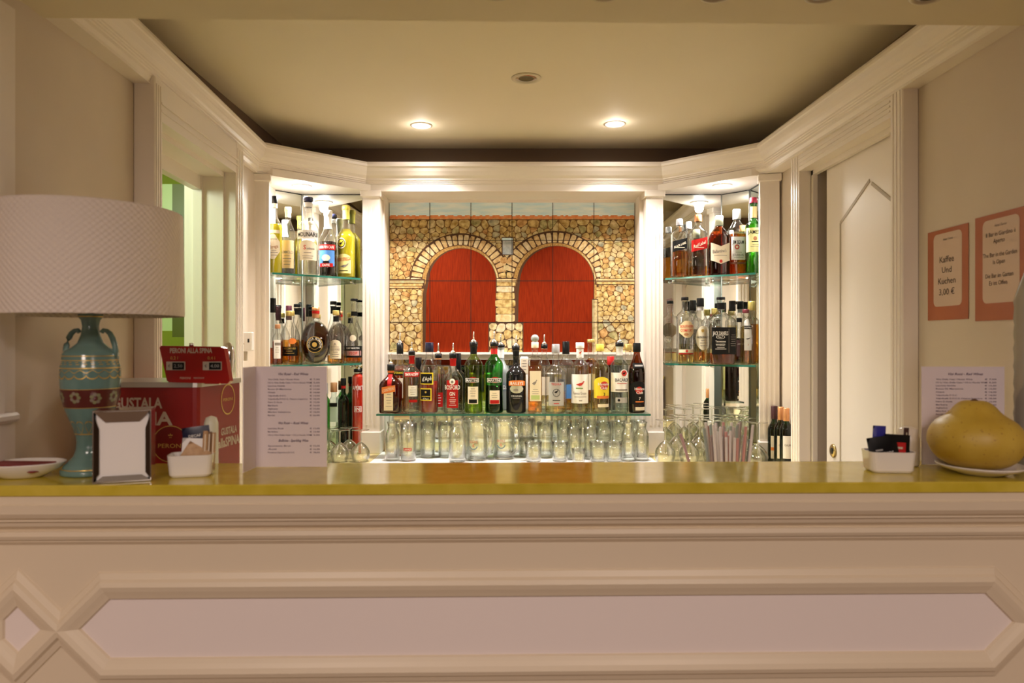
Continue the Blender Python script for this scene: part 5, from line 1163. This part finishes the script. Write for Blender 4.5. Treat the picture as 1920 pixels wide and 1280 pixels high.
# beer dispenser behind the counter
BR = noisy('beer_red', (.24, .005, .004), (.27, .007, .005), 3, .4); BEIGEI = mat('beige_print', (.56, .45, .36), .5)
t = thing('beer_dispenser', 'red beer dispenser cabinet with steel top and beige lettering', 'beer dispenser', (X(371, 1.62), 1.62, WZ-.019), math.radians(0))
bw, bd, bh = .262, .185, Z(716, 1.62)-WZ+.019
rr = []
# plan with a rounded front right corner; side wall runs back to the right
pl_ = [(-bw, 0), (-.012, 0), (-.004, .003), (.001, .010), (.024, bd), (-bw, bd)]
k = MB().prism(pl_, 0, bh-.012, BR); k.build('cabinet', t)
MB().prism([(-bw-.003, -.004), (-.010, -.004), (-.001, -.001), (.005, .008), (.028, bd), (-bw-.003, bd)], bh-.012, bh, mat('brushed_steel', (.55, .52, .48), .3, .9)).build('steel_top', t)
sB = 1.62/F; fx = lambda px: (px-371)*sB; fz = lambda py: Z(py, 1.62)-WZ+.019
k = MB(); fn = lambda a, b: (a, -.0008, b)
k.text('GUSTALA', fx(258), fz(755), 19*sB, BEIGEI, fn=fn, width=93*sB, bold=.03); k.text('alla SPINA', fx(238), fz(784), 24*sB, BEIGEI, fn=fn, width=172*sB, bold=.03)
c0 = (fx(320), fz(832))
for (ra, rb, mm, of) in [(0, 34, mat('deep_red_disc', (.16, .006, .006), .3), -.0006), (33, 34.5, GOLD, -.0009)]:
    vs = []; n_ = 40
    for i in range(n_):
        a = 2*PI*i/n_
        for r in (ra, rb): vs.append((c0[0]+r*sB*math.cos(a), of, c0[1]+r*sB*math.sin(a)))
    k.add(vs, [(2*i, 2*i+1, (2*i+3) % (2*n_), (2*i+2) % (2*n_)) for i in range(n_)], mm)
k.text('PERONI', c0[0], c0[1]-.004, 8*sB, GOLD, fn=lambda a, b: (a, -.0014, b), width=46*sB); k.text('*', c0[0], c0[1]+.014, 14*sB, GOLD, fn=lambda a, b: (a, -.0014, b), bold=.02)
k.build('front_print', t)
k = MB(); A = Vector((.001, .010, 0)); B = Vector((.024, bd, 0)); T = (B-A).normalized(); NN = Vector((T.y, -T.x, 0))
fs_ = lambda a, b: tuple(A+T*a+NN*.0008+Vector((0, 0, b)))
k.text('GUSTALA', .125, fz(820), 14*sB, BEIGEI, fn=fs_, width=.075, bold=.03); k.text('allaSPINA', .125, fz(842), 18*sB, BEIGEI, fn=fs_, width=.100, bold=.03)
vs = []
for i in range(40):
    a = 2*PI*i/40
    for r in (.92, 1): vs.append(fs_(.120+.032*r*math.cos(a), fz(757)+31*sB*r*math.sin(a)))
k.add(vs, [(2*i, 2*i+1, (2*i+3) % 80, (2*i+2) % 80) for i in range(40)], GOLD); k.text('PERONI', .120, fz(757), 6*sB, GOLD, fn=fs_, width=.045); k.build('side_print', t)
# tap sign
d = 1.60; sT = d/F
t = thing('tap_sign', 'red leaning board with lettering and two small display windows on the beer dispenser', 'sign', (X(360, d), d+.012, 0), 0)
P0 = [(297, 648), (410, 650), (416, 653), (427, 715), (422, 720), (312, 717), (308, 714), (294, 652)]
k = MB(); ps = [((x-360)*sT, Z(y, d)) for x, y in P0]; n_ = len(ps)
k.add([(x, 0, z) for x, z in ps]+[(x, .02, z) for x, z in ps], [tuple(range(n_-1, -1, -1)), tuple(range(n_, 2*n_))]+[(i, (i+1) % n_, n_+(i+1) % n_, n_+i) for i in range(n_)], mat('board_red', (.32, .008, .006), .25)); k.build('sign_board', t)
k = MB(); fn = lambda a, b: (a, -.0008, b); q = lambda px: (px-360)*sT
k.text('PERONI ALLA SPINA', q(354), Z(657, d), 9*sT, BEIGEI, fn=fn, width=80*sT, bold=.03); k.build('sign_title', t); k = MB()
k.text('0,2 l', q(322), Z(671, d), 6*sT, GOLD, fn=fn, width=14*sT); k.text('0,4 l', q(392), Z(671, d), 6*sT, GOLD, fn=fn, width=14*sT)
k.text('PERONI', q(343), Z(709, d), 4*sT, BEIGEI, fn=fn, width=20*sT); k.text('PERONI.IT', q(369), Z(709, d), 3*sT, BEIGEI, fn=fn, width=20*sT)
k.build('sign_print', t)
for cx in (326, 395):
    k = MB(); k.box(q(cx-18), q(cx+17), -.003, 0, Z(694, d), Z(678, d), mat('display_frame', (.52, .46, .40), .4)); k.box(q(cx-6), q(cx+16), -.0038, -.003, Z(693, d), Z(679.5, d), BLACK)
    k.text('€', q(cx-12), Z(686, d), 5*sT, DARK, fn=lambda a, b: (a, -.0042, b)); k.text('2,50' if cx < 350 else '4,00', q(cx+5), Z(686, d), 6*sT, SILV, fn=lambda a, b: (a, -.0044, b), width=16*sT); k.build('display', t)
k = MB(); k.box(-.05, .05, .02, .035, Z(720, d)-.002, Z(665, d), CHROME, bev=.003); k.tube([(-.012, .012, Z(650, d)), (-.012, .012, Z(643, d))], .005, CHROME); k.build('bracket', t)
# chrome shaker beside it
dS = 1.70; t = thing('cocktail_shaker', 'tall chrome cocktail shaker on top of the beer dispenser', 'cocktail shaker', (X(429, dS), dS, Z(716, 1.62)+.0005)); k = MB()
hS = (713-642)*dS/F
k.lathe([(.0005, 0), (.0095, 0), (.0105, .002), (.0135, hS*.35), (.0138, hS*.52)], CHROME, seg=28); k.build('shaker_body', t)
k = MB(); k.lathe([(.0142, hS*.52), (.0142, hS*.55), (.0130, hS*.72), (.0105, hS*.88), (.006, hS*.97), (.0005, hS)], CHROME, seg=28); k.build('shaker_lid', t)
# white pump bottle behind the counter
dP = 1.56; t = thing('plastic_bottle', 'white rounded plastic bottle top in front of the beer dispenser side', 'bottle', (X(396, dP), dP, WZ-.019)); hP = Z(779, dP)-WZ+.019
MB().lathe([(.0005, 0), (.020, 0), (.021, .004), (.021, hP*.55), (.016, hP*.60), (.0148, hP*.62), (.0148, hP-.016), (.011, hP-.004), (.0005, hP)], mat('milky_plastic', (.66, .66, .55), .3), seg=28).build('bottle_body', t)
MB().lathe([(.0155, hP*.60), (.0155, hP*.63)], SILV, seg=24).build('collar', t)

# cupboard in the green room
t = thing('wall_cupboard', 'olive green wall cupboard with a pale door seen through the left doorway', 'cupboard', (-1.62, 3.10, 0))
dK = 3.10
MB().box(X(323, dK)+1.62, .25, 0, .40, Z(632, dK), Z(345, dK), noisy('olive_cupboard', (.08, .09, .002), (.10, .11, .003), 4, .4)).build('carcass', t)
MB().box(X(262, dK)+1.62, X(323, dK)+1.62, .0, .02, Z(620, dK), Z(345, dK), mat('pale_green_door', (.50, .60, .30), .3)).build('cupboard_door', t)
